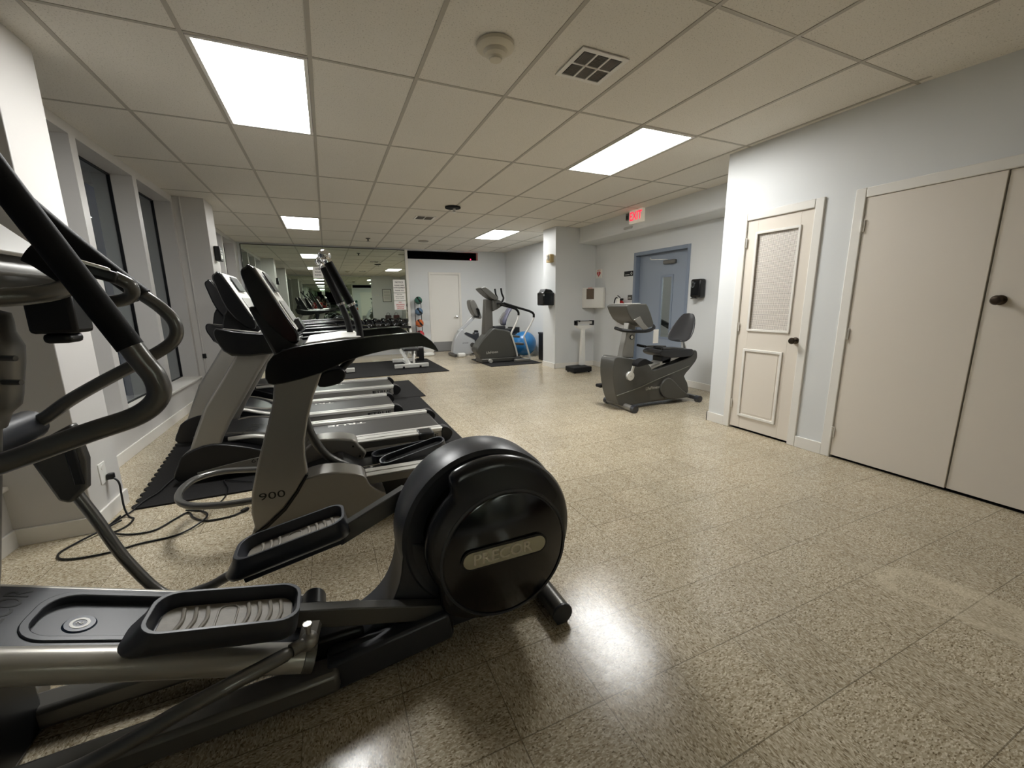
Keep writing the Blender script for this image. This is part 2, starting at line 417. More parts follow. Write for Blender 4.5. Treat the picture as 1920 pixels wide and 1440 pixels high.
def lamp(i, j, label):
    x0, x1, y0, y1 = CX+i*CW+0.014, CX+(i+1)*CW-0.014, CY+j*CD+0.014, CY+(j+1)*CD-0.014
    t = thing('ceiling_light', label, 'ceiling light', ((x0+x1)/2, (y0+y1)/2, CEIL), 'recessed fluorescent ceiling lights')
    MB().box(x0+0.022, x1-0.022, y0+0.022, y1-0.022, CEIL-0.001, CEIL+0.004).build('diffuser', m_lamp, t)
    f = MB()
    f.box(x0, x1, y0, y0+0.022, CEIL-0.008, CEIL+0.01).box(x0, x1, y1-0.022, y1, CEIL-0.008, CEIL+0.01)
    f.box(x0, x0+0.022, y0+0.022, y1-0.022, CEIL-0.008, CEIL+0.01).box(x1-0.022, x1, y0+0.022, y1-0.022, CEIL-0.008, CEIL+0.01)
    f.build('frame', m_trim, t, 0.002)
lamp(-1, 0, 'lit ceiling light panel nearest the windows, largest of the four')
lamp(4, 0, 'long lit ceiling light panel in front of the cream closet doors')
lamp(-1, 4, 'lit ceiling light panel near the top of the mirror')
lamp(5, 4, 'lit ceiling light panel in front of the pale grey pillar')

# left window wall -------------------------------------------------
OPEN = [(-0.98, -0.10), (0.02, 1.08), (1.18, 2.24), (2.34, 2.99), (3.50, 4.56), (4.66, 5.72), (5.82, 6.88), (7.46, 8.52), (8.62, 9.68), (9.78, 10.85)]
ZS, ZH = 0.345, 2.625
c = MB()
c.box(-2.02, XL, Y0, YB, 0, 0.33)
c.box(-2.02, XL, Y0, YB, ZH, CEIL)
prev = Y0
for a, b in OPEN + [(YB, YB)]:
    c.box(-2.02, XL, prev, a, 0.33, ZH); prev = b
struct(c.build('wall_left', m_wallw))
sill = MB().prism([(-1.90, 0.33), (-1.675, 0.33), (-1.675, 0.352), (-1.90, 0.372)], Y0, YB, 'y')
struct(sill.build('trim_1', m_trim, None, 0.003))
for k, (a, b) in enumerate(OPEN):
    e = bpy.data.objects.new('window_%d' % (k+1), None); COL.objects.link(e); e.location = (-1.9, (a+b)/2, ZS); struct(e)
    f = MB(); X0, X1 = -1.905, -1.875
    f.box(X0, X1, a, a+0.012, ZS, ZH).box(X0, X1, b-0.012, b, ZS, ZH).box(X0, X1, a, b, ZH-0.012, ZH).box(X0, X1, a, b, ZS, ZS+0.03)
    f.build('frame', m_blk, e)
    MB().box(-1.893, -1.888, a+0.012, b-0.012, ZS+0.03, ZH-0.012).build('pane', m_glass, e)
PIL = [(3.03, 3.43), (6.95, 7.42)]
for a, b in PIL:
    struct(MB().box(-2.02, -1.36, a, b, 0, CEIL).build('pillar', m_wallw, None, 0.004))
c = MB()
def base_y(x, y0, y1, side):   # along Y; side +1 faces +X
    c.box(min(x, x+side*0.014), max(x, x+side*0.014), y0, y1, 0, 0.10)
def base_x(y, x0, x1, side):
    c.box(x0, x1, min(y, y+side*0.014), max(y, y+side*0.014), 0, 0.10)
base_y(XL, Y0, 3.03, 1); base_y(XL, 3.43, 6.95, 1); base_y(XL, 7.42, YB-0.03, 1)
for a, b in PIL:
    base_y(-1.36, a-0.014, b+0.014, 1); base_x(a, XL, -1.36, -1); base_x(b, XL, -1.36, 1)
struct(c.build('baseboard_left', m_trim, None, 0.003))

# right hand closet block ---------------------------------------------
XR = 3.76; YE = 3.14
c = MB()
def wallx(x0, x1, y0, y1, z0, z1, holes):
    ys = sorted(holes); p = y0
    for (a, b, zt) in ys:
        c.box(x0, x1, p, a, z0, z1); c.box(x0, x1, a, b, zt, z1); p = b
    c.box(x0, x1, p, y1, z0, z1)
D2A, D2B, D1A, D1B, DT = 0.48, 1.915, 2.262, 2.875, 2.045
wallx(XR, XR+0.12, Y0-0.1, YE, 0, CEIL+0.05, [(D2A, D2B, DT), (D1A, D1B, DT)])
c.box(XR+0.12, 5.3, YE-0.12, YE, 0, CEIL)
c.box(XR+0.5, XR+0.56, Y0, YE-0.12, 0, CEIL)
struct(c.build('wall_right', m_wall))
struct(MB().box(XR+0.02, XR+0.14, D2A, D2B, 0.0005, 0.002).box(XR+0.02, XR+0.14, D1A, D1B, 0.0005, 0.002).build('door_gap_shade', m_dark))  # thin black sheets painting the shade under the closet doors
c = MB()
base_y(XR, Y0, D2A-0.07, -1); base_y(XR, D2B+0.065, D1A-0.065, -1); base_y(XR, D1B+0.065, YE+0.014, -1); base_x(YE, XR-0.014, 5.0, 1)
struct(c.build('baseboard_right', m_trim, None, 0.003))
def casing(name, a, b, zt, w_=0.066):
    q = MB(); xo, xi = XR-0.016, XR+0.06
    for (y0, y1) in ((a-w_, a+0.004), (b-0.004, b+w_)):
        q.box(xo, xi, y0, y1, 0, zt+w_)
    q.box(xo, xi, a+0.004, b-0.004, zt-0.004, zt+w_)
    o = q.build(name, m_trim, None, 0.006); return struct(o)
casing('trim_3', D1A, D1B, DT); casing('trim_4', D2A, D2B, DT)
def hinge(y, z, parent, s=1):
    MB().tube([(XR-0.018, y, z-0.045), (XR-0.018, y, z+0.045)], 0.008, 8).box(XR-0.014, XR-0.010, y-0.018, y+0.018, z-0.044, z+0.044).build('hinge', m_trim, parent)
def knob(x, y, z, parent, m=None):
    MB().lathe([(0, 0), (0.030, 0), (0.030, -0.006), (0.012, -0.014), (0.011, -0.032), (0.024, -0.044), (0.029, -0.058), (0.022, -0.070), (0, -0.074)], (x, y, z), 'x', 20).build('door_knob', m or m_brass, parent)
d1 = MB()
yl, yr = D1A+0.006, D1B-0.006
d1.box(XR+0.002, XR+0.038, yl, yr, 0.022, 0.952).box(XR+0.002, XR+0.038, yl, yr, 1.95, DT-0.004)
LY0, LY1, LZ0, LZ1 = 2.375, 2.765, 1.015, 1.915
d1 = MB()
d1.box(XR+0.002, XR+0.038, yl, LY0, 0.022, DT-0.006).box(XR+0.002, XR+0.038, LY1, yr, 0.022, DT-0.006)
d1.box(XR+0.002, XR+0.038, LY0, LY1, 0.022, LZ0).box(XR+0.002, XR+0.038, LY0, LY1, LZ1, DT-0.006)
door1 = struct(d1.build('door_1', m_door, None, 0.002))
def molding(y0, y1, z0, z1, x, parent, wd=0.022, pr=0.012):
    q = MB(); o = [(y0, z0), (y1, z0), (y1, z1), (y0, z1)]; i = [(y0+wd, z0+wd), (y1-wd, z0+wd), (y1-wd, z1-wd), (y0+wd, z1-wd)]
    q.ring(o, i, x-pr, x+0.002, 'x'); return q.build('molding', m_trim, parent, 0.004)
molding(LY0-0.012, LY1+0.012, LZ0-0.012, LZ1+0.012, XR+0.002, door1)
MB().box(XR+0.014, XR+0.020, LY0, LY1, LZ0, LZ1).build('mesh_panel', grid_material('white metal mesh', (226, 220, 212), (112, 104, 98), 0.021), door1)
molding(2.40, 2.79, 0.145, 0.83, XR+0.002, door1, 0.024, 0.014)
MB().box(XR-0.001, XR+0.003, 2.44, 2.75, 0.185, 0.79).build('lower_panel', m_door, door1, 0.003)
knob(XR, 2.300, 0.945, door1)
for z in (0.26, 1.04, 1.84): hinge(D1B-0.002, z, door1)
ya = 1.196
door2 = struct(MB().box(XR-0.004, XR+0.034, ya+0.003, D2B-0.006, 0.022, DT-0.006).build('door_2', m_door, None, 0.002))
for z in (0.22, 1.03, 1.84): hinge(D2B-0.002, z, door2)
door3 = struct(MB().box(XR+0.006, XR+0.040, D2A+0.006, ya-0.003, 0.022, DT-0.006).build('door_3', m_door, None, 0.002))
knob(XR+0.004, 1.125, 1.283, door3)

# exit wall, beam, pillar, alcove ---------------------------------------
XE = 5.0; EY0, EY1, EZ = 4.765, 5.895, 2.075
c = MB()
wallx(XE, XE+0.14, YE, 7.2, 0, CEIL, [(EY0-0.02, EY1+0.02, EZ+0.02)])
struct(c.build('wall_exit_side', m_wall))
struct(MB().prism([(4.60, CEIL+0.02), (5.0, CEIL+0.02), (5.0, 2.40), (4.615, 2.42), (4.60, 2.435)], YE, 7.1, 'y').build('ceiling_beam', m_wall))
struct(MB().box(4.08, 5.14, 7.10, 7.60, 0, CEIL).build('pillar', m_wall, None, 0.004))
struct(MB().box(4.78, 4.92, 7.60, YB+0.2, 0, CEIL).build('wall_alcove', m_wall))
c = MB()
base_y(XE, YE, EY0-0.06, -1); base_y(XE, EY1+0.06, 7.1, -1); base_x(7.10, 4.066, XE, -1); base_y(4.08, 7.086, 7.6, -1); base_y(4.78, 7.6, YB, -1)
struct(c.build('baseboard_exit_side', m_trim, None, 0.003))
# exit door
q = MB()
for y0, y1 in ((EY0-0.055, EY0), (EY1, EY1+0.055)): q.box(XE-0.012, XE+0.14, y0, y1, 0, EZ+0.055)
q.box(XE-0.012, XE+0.14, EY0, EY1, EZ, EZ+0.055)
fr = struct(q.build('trim_5', m_bluefr, None, 0.003))
xd = XE+0.085
wy0, wy1, wz0, wz1 = 5.12, 5.36, 0.70, 1.70
d = MB()
d.box(xd, xd+0.04, EY0+0.003, wy0, 0.01, EZ-0.003).box(xd, xd+0.04, wy1, EY1-0.003, 0.01, EZ-0.003)
d.box(xd, xd+0.04, wy0, wy1, 0.01, wz0).box(xd, xd+0.04, wy0, wy1, wz1, EZ-0.003)
dx = struct(d.build('door_4', m_bluedoor, None, 0.001))
q = MB(); q.ring([(wy0-0.02, wz0-0.02), (wy1+0.02, wz0-0.02), (wy1+0.02, wz1+0.02), (wy0-0.02, wz1+0.02)], [(wy0+0.018, wz0+0.018), (wy1-0.018, wz0+0.018), (wy1-0.018, wz1-0.018), (wy0+0.018, wz1-0.018)], xd-0.008, xd, 'x')
q.build('window_frame', m_bluefr, dx, 0.002)
MB().box(xd+0.015, xd+0.02, wy0, wy1, wz0, wz1).build('pane', m_glass, dx)
MB().lathe([(0, 0), (0.03, 0), (0.03, -0.01), (0.012, -0.015), (0.012, -0.045), (0, -0.045)], (xd, 5.82, 1.02), 'x', 18).tube(cr([(xd-0.04, 5.82, 1.02), (xd-0.05, 5.78, 1.022), (xd-0.05, 5.70, 1.015)]), 0.009, 8).build('door_handle', m_chr, dx)
cl = MB().box(xd-0.055, xd-0.001, 5.05, 5.30, 1.885, 1.945).build('door_closer', m_slvd, dx, 0.012)
MB().bar((xd-0.03, 5.22, 1.955), (xd-0.20, 5.42, 1.965), 0.022, 0.008).bar((xd-0.20, 5.42, 1.975), (xd-0.03, 5.62, 2.02), 0.022, 0.008).build('closer_arm', m_alu, dx, 0.002)
# stair landing behind the exit door
c = MB().box(6.3, 6.36, 3.6, 7.2, 0, CEIL).box(5.14, 6.3, 3.5, 3.6, 0, CEIL).box(5.14, 6.3, 7.2, 7.3, 0, CEIL).box(5.14, 6.3, 3.6, 7.2, CEIL-0.05, CEIL).box(5.14, 6.3, 3.6, 7.2, -0.1, 0)
struct(c.build('wall_stairwell', m_wall))
hr = MB().bar((6.0, 6.6, 1.02), (6.0, 4.6, 0.30), 0.05, 0.09).bar((6.0, 6.6, 1.0), (6.0, 6.6, 0), 0.04, 0.04).build('stair_handrail', m_blk)
tag(hr, 'dark sloping handrail seen through the narrow window of the blue grey door', 'handrail')
pl = bpy.data.lights.new('stairwell_lamp', 'POINT'); pl.energy = 9; pl.color = (1, 0.9, 0.78); pl.shadow_soft_size = 0.12
po = bpy.data.objects.new('stairwell_lamp', pl); COL.objects.link(po); po.location = (5.7, 4.3, 2.5)

# back wall ------------------------------------------------------------
SX0, SX1, SZ0, SZ1 = 2.03, 3.96, 2.46, 2.675
BX0, BX1, BZ = 2.60, 3.385, 2.075
c = MB()
c.box(-2.0, SX0, YB, YB+0.14, 0, CEIL); c.box(SX1, 5.0, YB, YB+0.14, 0, CEIL)
c.box(SX0, SX1, YB, YB+0.14, SZ1, CEIL)
c.box(SX0, BX0, YB, YB+0.14, 0, SZ0); c.box(BX1, SX1, YB, YB+0.14, 0, SZ0); c.box(BX0, BX1, YB, YB+0.14, BZ, SZ0)
struct(c.build('wall_back', m_wall))
c = MB(); c.box(SX0-0.1, SX1+0.1, YB+0.14, YB+0.16, SZ0-0.1, SZ1+0.1)
c.box(SX0-0.1, SX1+0.1, YB+0.9, YB+0.92, SZ0-0.4, SZ1+0.4)
c.bm.clear()
c.box(SX0-0.1, SX1+0.1, YB+0.9, YB+0.93, SZ0-0.3, SZ1+0.2).box(SX0-0.1, SX1+0.1, YB+0.14, YB+0.93, SZ0-0.33, SZ0-0.3).box(SX0-0.1, SX1+0.1, YB+0.14, YB+0.93, SZ1+0.2, SZ1+0.23).box(SX0-0.13, SX0-0.1, YB+0.14, YB+0.93, SZ0-0.33, SZ1+0.23).box(SX1+0.1, SX1+0.13, YB+0.14, YB+0.93, SZ0-0.33, SZ1+0.23)
struct(c.build('slot_dark_box', m_dark))  # black box, its colour standing in for the darkness behind the wall slot
tag(MB().ball((3.78, YB+0.1, 2.50), 0.014).build('indicator_light', mat('red indicator', (200, 20, 40), 0.4, emit=(255, 20, 50), es=3.0)), 'tiny red light glowing inside the dark slot above the back door', 'indicator light')
q = MB(); w_ = 0.055
for a, b in ((BX0-w_, BX0+0.004), (BX1-0.004, BX1+w_)): q.box(a, b, YB-0.016, YB+0.06, 0, BZ+w_)
q.box(BX0+0.004, BX1-0.004, YB-0.016, YB+0.06, BZ-0.004, BZ+w_)
struct(q.build('trim_7', m_trim, None, 0.005))
dB = struct(MB().box(BX0+0.006, BX1-0.006, YB+0.006, YB+0.045, 0.015, BZ-0.006).build('door_5', m_trim, None, 0.002))
MB().box(BX0+0.012, BX1-0.012, YB+0.001, YB+0.006, 0.02, 0.27).build('kick_plate', m_kick, dB)
MB().lathe([(0, 0), (0.03, 0), (0.03, -0.01), (0.012, -0.016), (0.012, -0.05), (0, -0.05)], (3.31, YB+0.006, 0.94), 'y', 18).tube([(3.31, YB-0.045, 0.94), (3.20, YB-0.05, 0.935)], 0.010, 8).build('door_handle', m_chr, dB)
c = MB(); base_x(YB, 2.05, BX0-w_, -1); base_x(YB, BX1+w_, 4.78, -1)
struct(c.build('baseboard_back', m_trim, None, 0.003))
struct(MB().box(1.962, 2.03, YB-0.035, YB, 0, 2.668).build('trim_8', m_trim, None, 0.004))
# mirror, leaning out at the top by a fraction of a degree
mt = math.radians(0.19); y_m = YB-0.014
mi = thing('wall_mirror', 'frameless wall sized mirror on the back wall beside the white door', 'mirror', (0.17, YB, 0.15))
q = MB().box(-1.625, 1.955, -0.004, 0, 0, 2.52); q.move(Matrix.Translation((0, y_m-0.002, 0.15)) @ Matrix.Rotation(mt, 4, 'X'))
q.build('mirror_glass', m_mirror, mi)
q = MB().box(-1.64, 1.96, -0.008, 0.0, 2.505, 2.522).box(-1.64, -1.622, -0.008, 0.0, 0, 2.52).box(-1.64, 1.96, -0.010, 0, -0.012, 0.006)
q.move(Matrix.Translation((0, y_m-0.004, 0.15)) @ Matrix.Rotation(mt, 4, 'X')); q.build('edge_channel', m_gun, mi)
# wall behind the camera with its own mirror
struct(MB().box(-2.0, 5.3, Y0-0.14, Y0, 0, CEIL).build('wall_front', m_wall))
mi2 = MB().box(-1.64, 2.25, Y0+0.001, Y0+0.008, 0.15, 2.66).build('wall_mirror', m_mirror)
tag(mi2, 'second mirror on the wall behind the photographer, seen inside the big mirror', 'mirror')

# ------------------------------------------------------------------ the big elliptical in the foreground
el = thing('elliptical_trainer', 'large charcoal elliptical trainer in the foreground with a big round rear cover', 'exercise machine', (0.0, 1.45, 0))
HC = (0.50, 0.43)
def circ(cx, cz, r, n=48, f=None):
    out = []
    for k in range(n):
        a = 2*PI*k/n; rr = r*(f(math.degrees(a)) if f else 1); out.append((cx+rr*math.cos(a), cz+rr*math.sin(a)))
    return out
q = MB(); cy = 0
q.lathe([(0.24, 1.44), (0.25, 1.40), (0.312, 1.385), (0.328, 1.395), (0.337, 1.43), (0.337, 1.54), (0.322, 1.585), (0.24, 1.60), (0, 1.60)], (HC[0], 0, HC[1]), 'y', 72)
shell = q.build('drive_housing', m_char, el, 0, 40)
q = MB(); q.lathe([(0, 1.43), (0.26, 1.43)], (HC[0], 0, HC[1]), 'y', 48); q.build('slot_shade_disc', m_dark, shell)  # flat black disc, the shade inside the open slot put into its colour
def cut(a):      # the open slot on the front side of the side cover
    if 118 < a < 236:
        t = min((a-118)/10, (236-a)/26, 1.0); t = t*t*(3-2*t); return 1-0.20*t
    return 1.0
def cover(yf, yb, name, m):
    q = MB(); n = 120
    prof = [(0.325, yb), (0.325, yb+(yf-yb)*0.35), (0.314, yb+(yf-yb)*0.75), (0.288, yf)]
    rings = []
    for r, y in prof:
        rings.append([q.bm.verts.new((HC[0]+r*cut(360*k/n)*math.cos(2*PI*k/n), y, HC[1]+r*cut(360*k/n)*math.sin(2*PI*k/n))) for k in range(n)])
    for A, B in zip(rings, rings[1:]):
        for k in range(n): q.bm.faces.new((A[k], A[(k+1) % n], B[(k+1) % n], B[k]))
    q.bm.faces.new(rings[0][::-1]); q.bm.faces.new(rings[-1])
    return q.build(name, m, el, 0, 50)
cov = cover(1.295, 1.335, 'side_cover', m_chard)
IC = (0.540, 0.372)
q = MB(); q.lathe([(0, -0.008), (0.236, -0.006), (0.244, 0.0), (0.244, 0.004)], (IC[0], 1.296, IC[1]), 'y', 72); plate = q.build('hub_disc', m_blkg, cov, 0, 50)
q = MB(); q.lathe([(0.247, 0.004), (0.247, -0.003), (0.256, -0.003), (0.258, 0.004)], (IC[0], 1.296, IC[1]), 'y', 72); q.build('hub_disc_rim', m_char, cov)
def stadium(x0, x1, z, r, n=10):
    o = []
    for k in range(n+1):
        a = -PI/2+PI*k/n; o.append((x1-r+r*math.cos(a), z+r*math.sin(a)))
    for k in range(n+1):
        a = PI/2+PI*k/n; o.append((x0+r+r*math.cos(a), z+r*math.sin(a)))
    return o
m_badge = mat('satin champagne badge', (176, 172, 150), 0.3, metal=0.55)
q = MB(); q.prism(stadium(0.358, 0.706, 0.388, 0.040), 1.279, 1.289); q.build('badge_rim', m_blk, cov)
q = MB(); q.prism(stadium(0.366, 0.698, 0.388, 0.032), 1.277, 1.285); q.build('badge', m_badge, cov)
text('PRECOR', 0.062, (0.520, 1.2765, 0.388), (1, 0, 0), (0, 0, 1), mat('raised badge letters', (206, 203, 190), 0.22, metal=0.8), 'badge_lettering', cov, 0.0012, 1.02, 0.0012)
# far cover
q = MB(); q.lathe([(0.315, 1.60), (0.31, 1.64), (0.28, 1.66), (0, 1.66)], (HC[0], 0, HC[1]-0.03), 'y', 48); q.build('side_cover', m_chard, el)
# fairing and base
q = MB().prism(smooth2([(0.19, 0.44), (0.155, 0.30), (0.10, 0.20), (0.00, 0.135), (-0.16, 0.10), (-0.16, 0.07), (0.1, 0.05), (0.45, 0.05), (0.62, 0.09), (0.5, 0.3), (0.3, 0.4)], 4), 1.39, 1.57)
q.build('lower_fairing', m_char, el, 0.004)
q = MB()
for y in (1.325, 1.60):
    q.bar((-0.07, y, 0.078), (-1.08, y, 0.045), 0.095, 0.075)
q.bar((-1.02, 1.14, 0.045), (-1.02, 1.74, 0.045), 0.08, 0.07)
q.build('base_frame', m_slvd, el, 0.016)
MB().bar((0.32, 1.345, 0.125), (-0.10, 1.345, 0.07), 0.075, 0.11).build('rear_beam', m_char, el, 0.012)
q = MB().box(-0.20, 0.02, 1.375, 1.545, 0.03, 0.18).box(-0.10, 0.34, 1.345, 1.38, 0.04, 0.15); q.build('lift_motor_box', m_blk, el, 0.015)
q = MB().box(-1.12, -0.93, 1.30, 1.60, 0.0, 0.40); q.build('front_column_base', m_blk, el, 0.02)
q = MB().tube([(0.775, 1.275, 0.046), (0.775, 1.64, 0.046)], 0.042, 20).bar((0.775, 1.46, 0.05), (0.50, 1.46, 0.07), 0.10, 0.05)
sf = q.build('rear_stabilizer', m_tubeg, el, 0.003)
MB().tube([(0.775, 1.262, 0.046), (0.775, 1.276, 0.046)], 0.044, 20).box(0.75, 0.80, 1.265, 1.30, 0.0, 0.01).build('end_cap', m_char, sf, 0.003)
# incline ramp: two track tubes, a cover with a tray and badge
def zr(x): return 0.185+(-0.18-x)*0.475      # near edge of the ramp surface
def rampz(x): return 0.210+(-0.14-x)*0.375
rm = []
a_, b_ = (-0.13, rampz(-0.13)), (-1.05, rampz(-1.05)-0.02)
for y, nm in ((1.300, 'track_tube'), (1.582, 'track_tube')):
    P = [(x, y, rampz(x)-0.025) for x in (-0.168, -0.35, -0.6, -0.85, -1.05)]
    q = MB().tube(P, 0.043 if y < 1.4 else 0.022, 20)
    tt = q.build(nm, m_slvl, el)
    MB().tube([(-0.168, y, rampz(-0.168)-0.025), (-0.138, y, rampz(-0.138)-0.025)], 0.044 if y < 1.4 else 0.024, 20).build('tube_end_cap', m_slvd, tt, 0.003)
ang = math.atan2(0.375, 1.0)
RM = Matrix.Translation((-0.16, 1.45, rampz(-0.16))) @ Matrix.Rotation(ang, 4, 'Y')     # local -x runs up the ramp
# local coordinates: u along ramp (0 at rear, negative to the front), v across, z normal
q = MB().ring(rrect(-1.0, 0.02, -0.122, 0.122, 0.004, 6), rrect(-0.705, -0.105, -0.097, 0.097, 0.068, 6), -0.03, 0.004, 'z')
q.move(RM); rc = q.build('ramp_cover', m_char, el, 0.004)
ro = rrect(-0.715, -0.095, -0.105, 0.105, 0.075, 6); ri = rrect(-0.695, -0.115, -0.085, 0.085, 0.06, 6)
q = MB().ring(ro, ri, -0.022, 0.009, 'z'); q.move(RM); q.build('tray_rim', m_char, rc, 0.003)
q = MB().prism(rrect(-0.70, -0.11, -0.088, 0.088, 0.06, 6), -0.026, -0.016, 'z'); q.move(RM); q.build('tray_floor', m_char, rc)
q = MB().lathe([(0, 0.004), (0.033, 0.004), (0.037, 0)], (-0.60, -0.01, -0.016), 'z', 32); q.move(RM); lg = q.build('round_logo', mat('navy badge', (30, 44, 62), 0.25, spec=0.6), rc)
q = MB().ring(circ(-0.60, -0.01, 0.022, 32), circ(-0.60, -0.01, 0.015, 32), -0.012, -0.0108, 'z'); q.move(RM); q.build('logo_ring', m_white, lg)
def rpt(u, v, z): return RM @ Vector((u, v, z))
rx = (RM.to_3x3() @ Vector((1, 0, 0))); ry = (RM.to_3x3() @ Vector((0, 1, 0)))
text('S', 0.022, rpt(-0.60, -0.01, -0.0108), ry*-1, rx*-1, m_white, 'logo_letter', lg, 0.0006)
text('PRECOR', 0.075, rpt(-0.775, 0.0, 0.0045), ry, rx*-1, mat('dark print', (16, 16, 18), 0.5), 'lettering', rc, 0.0005, 0.75)
q = MB().prism([(-0.83, -0.112), (-1.0, -0.112), (-1.0, 0.112), (-0.83, 0.112)], 0.004, 0.006, 'z'); q.move(RM); q.build('front_panel', m_chard, rc)

def pedal(front, rear, y0, y1, name='foot_pedal'):
    """front/rear: (x, z) of the pedal base; y0..y1 width"""
    fx, fz = front; ex, ez = rear; L = math.hypot(ex-fx, ez-fz); a = math.atan2(ez-fz, ex-fx)
    yc = (y0+y1)/2; hw = (y1-y0)/2
    Mx = Matrix.Translation((fx, yc, fz)) @ Matrix.Rotation(-a, 4, 'Y')
    # tub: loft of rounded rectangles
    q = MB(); n = 6
    lv = [(0.000, L, hw*0.70, 0.0, 0.000), (0.02, L, hw*0.92, 0.02, 0.0), (0.055, L, hw, 0.055, 0.03), (0.085, L, hw, 0.085, 0.045)]
    rings = []
    for z, Lr, hh, zz, x0 in lv:
        rings.append([q.bm.verts.new((u, v, zz)) for u, v in rrect(x0, Lr, -hh, hh, min(0.055, hh*0.8), n)])
    ins = [(0.085, 0.056, L-0.010, hw-0.010), (0.040, 0.066, L-0.016, hw-0.014)]
    for zz, xa, xb, hh in ins:
        rings.append([q.bm.verts.new((u, v, zz)) for u, v in rrect(xa, xb, -hh, hh, min(0.05, hh*0.8), n)])
    for A, B in zip(rings, rings[1:]):
        for k in range(len(A)): q.bm.faces.new((A[k], A[(k+1) % len(A)], B[(k+1) % len(B)], B[k]))
    q.bm.faces.new(rings[0][::-1]); q.bm.faces.new(rings[-1])
    q.move(Mx); p = q.build(name, m_char, el, 0.0015, 50)
    # insert with ridges
    q = MB(); q.prism(rrect(0.072, L-0.020, -hw+0.018, hw-0.018, 0.04, 6), 0.040, 0.046, 'z'); q.move(Mx)
    ins_m = mat('worn pedal insert', (128, 122, 112), 0.5, bump=(60, 0.4, 0.002), mottle=(45, 0.22))
    fi = q.build('footpad', ins_m, p, 0.002)
    q = MB(); Ls = L-0.10
    for t in (0.16, 0.25, 0.34, 0.66, 0.75, 0.84, 0.93):
        x = 0.07+t*Ls; q.tube(cr([(x-0.012, -hw*0.62, 0.047), (x+0.003, 0, 0.049), (x-0.004, hw*0.62, 0.047)], 4), 0.0055, 8)
    xm = 0.07+0.5*Ls
    q.tube([(Vector((u, v, 0.047))) for u, v in rrect(xm-0.024, xm+0.024, -hw*0.62, hw*0.62, 0.022, 5)], 0.003, 6, True)
    q.move(Mx); q.build('ridges', ins_m, p)
    return p
pedal((-0.582, 0.415), (-0.172, 0.325), 1.205, 1.385)
pedal((-0.405, 0.350), (0.008, 0.432), 1.535, 1.705)
# pedal arms running to the crank inside the housing
q = MB().prism([(-0.20, 0.345), (-0.20, 0.285), (-0.06, 0.235), (0.30, 0.135), (0.33, 0.15), (0.33, 0.185), (-0.02, 0.295)], 1.338, 1.382); q.build('pedal_arm', m_gun, el, 0.004)
q = MB().prism([(-0.05, 0.44), (-0.03, 0.375), (0.25, 0.50), (0.28, 0.53), (0.22, 0.565)], 1.605, 1.65); q.build('pedal_arm', m_gun, el, 0.004)
q = MB().bar((-0.36, 1.62, 0.335), (-0.02, 1.62, 0.405), 0.05, 0.03); q.build('roller_bracket', m_char, el, 0.004)
q = MB().prism(circ(-0.135, 0.262, 0.040, 20), 1.41, 1.50); q.build('track_roller', m_char, el, 0.008)
# ball joint and connecting link at the near pedal
q = MB().ball((-0.138, 1.235, 0.305), 0.026).tube([(-0.138, 1.235, 0.31), (-0.138, 1.235, 0.352)], 0.008, 10).bar((-0.15, 1.235, 0.275), (-0.13, 1.30, 0.31), 0.05, 0.03).tube([(-0.138, 1.235, 0.352), (-0.138, 1.235, 0.362)], 0.013, 8); q.build('ball_joint', m_slv, el)
def yoke(p, d, parent):
    q = MB().tube([p, d], 0.019, 14); return q.build('rod_end', m_slvd, parent)
q = MB().tube(cr([(-0.155, 1.225, 0.302), (-0.26, 1.165, 0.318), (-0.40, 1.12, 0.315), (-0.65, 1.11, 0.250), (-0.84, 1.10, 0.30), (-0.93, 1.10, 0.50), (-0.90, 1.11, 0.82)], 7), [0.013]*3+[0.0195]*60, 14)
lv = q.build('lower_lever', m_tubeg, el); yoke((-0.145, 1.232, 0.304), (-0.185, 1.208, 0.309), lv)
q = MB().tube(cr([(-0.425, 1.70, 0.305), (-0.52, 1.735, 0.255), (-0.64, 1.765, 0.245), (-0.735, 1.78, 0.40), (-0.80, 1.79, 0.585), (-0.845, 1.80, 0.70)], 7), 0.018, 14)
q.build('lower_lever', m_tubeg, el)
q = MB().prism([(-0.93, 0.86), (-0.80, 0.93), (-0.785, 0.80), (-0.80, 0.70), (-0.845, 0.655), (-0.875, 0.67)], 1.77, 1.82); q.build('lever_shroud', m_gun, el, 0.012)
MB().bar((-0.815, 1.765, 0.88), (-0.808, 1.765, 0.72), 0.010, 0.028, (1, 0, 0)).build('shroud_cap', m_chard, el, 0.006)
q = MB().prism([(-1.0, 0.90), (-0.84, 0.95), (-0.86, 0.70), (-0.95, 0.66)], 1.07, 1.14); q.build('lever_shroud', m_gun, el, 0.012)
q = MB().tube([(-0.92, 1.08, 0.93), (-0.92, 1.82, 0.93)], 0.048, 18); q.build('pivot_shaft', m_char, el)
# uprights
q = MB().tube([(-1.02, 1.46, 0.10), (-0.90, 1.46, 0.62), (-0.825, 1.46, 1.02)], 0.036, 16).tube(cr([(-0.83, 1.46, 1.02), (-0.80, 1.46, 1.10), (-0.775, 1.46, 1.25), (-0.78, 1.46, 1.31)], 4), [0.05, 0.062, 0.064, 0.05, 0.03], 18)
up = q.build('upright_post', m_slvd, el, 0, 60)
for z in (1.185, 1.125): MB().tube([(-0.745, 1.42, z), (-0.708, 1.41, z-0.002)], 0.007, 8).build('bolt', m_gun, up)
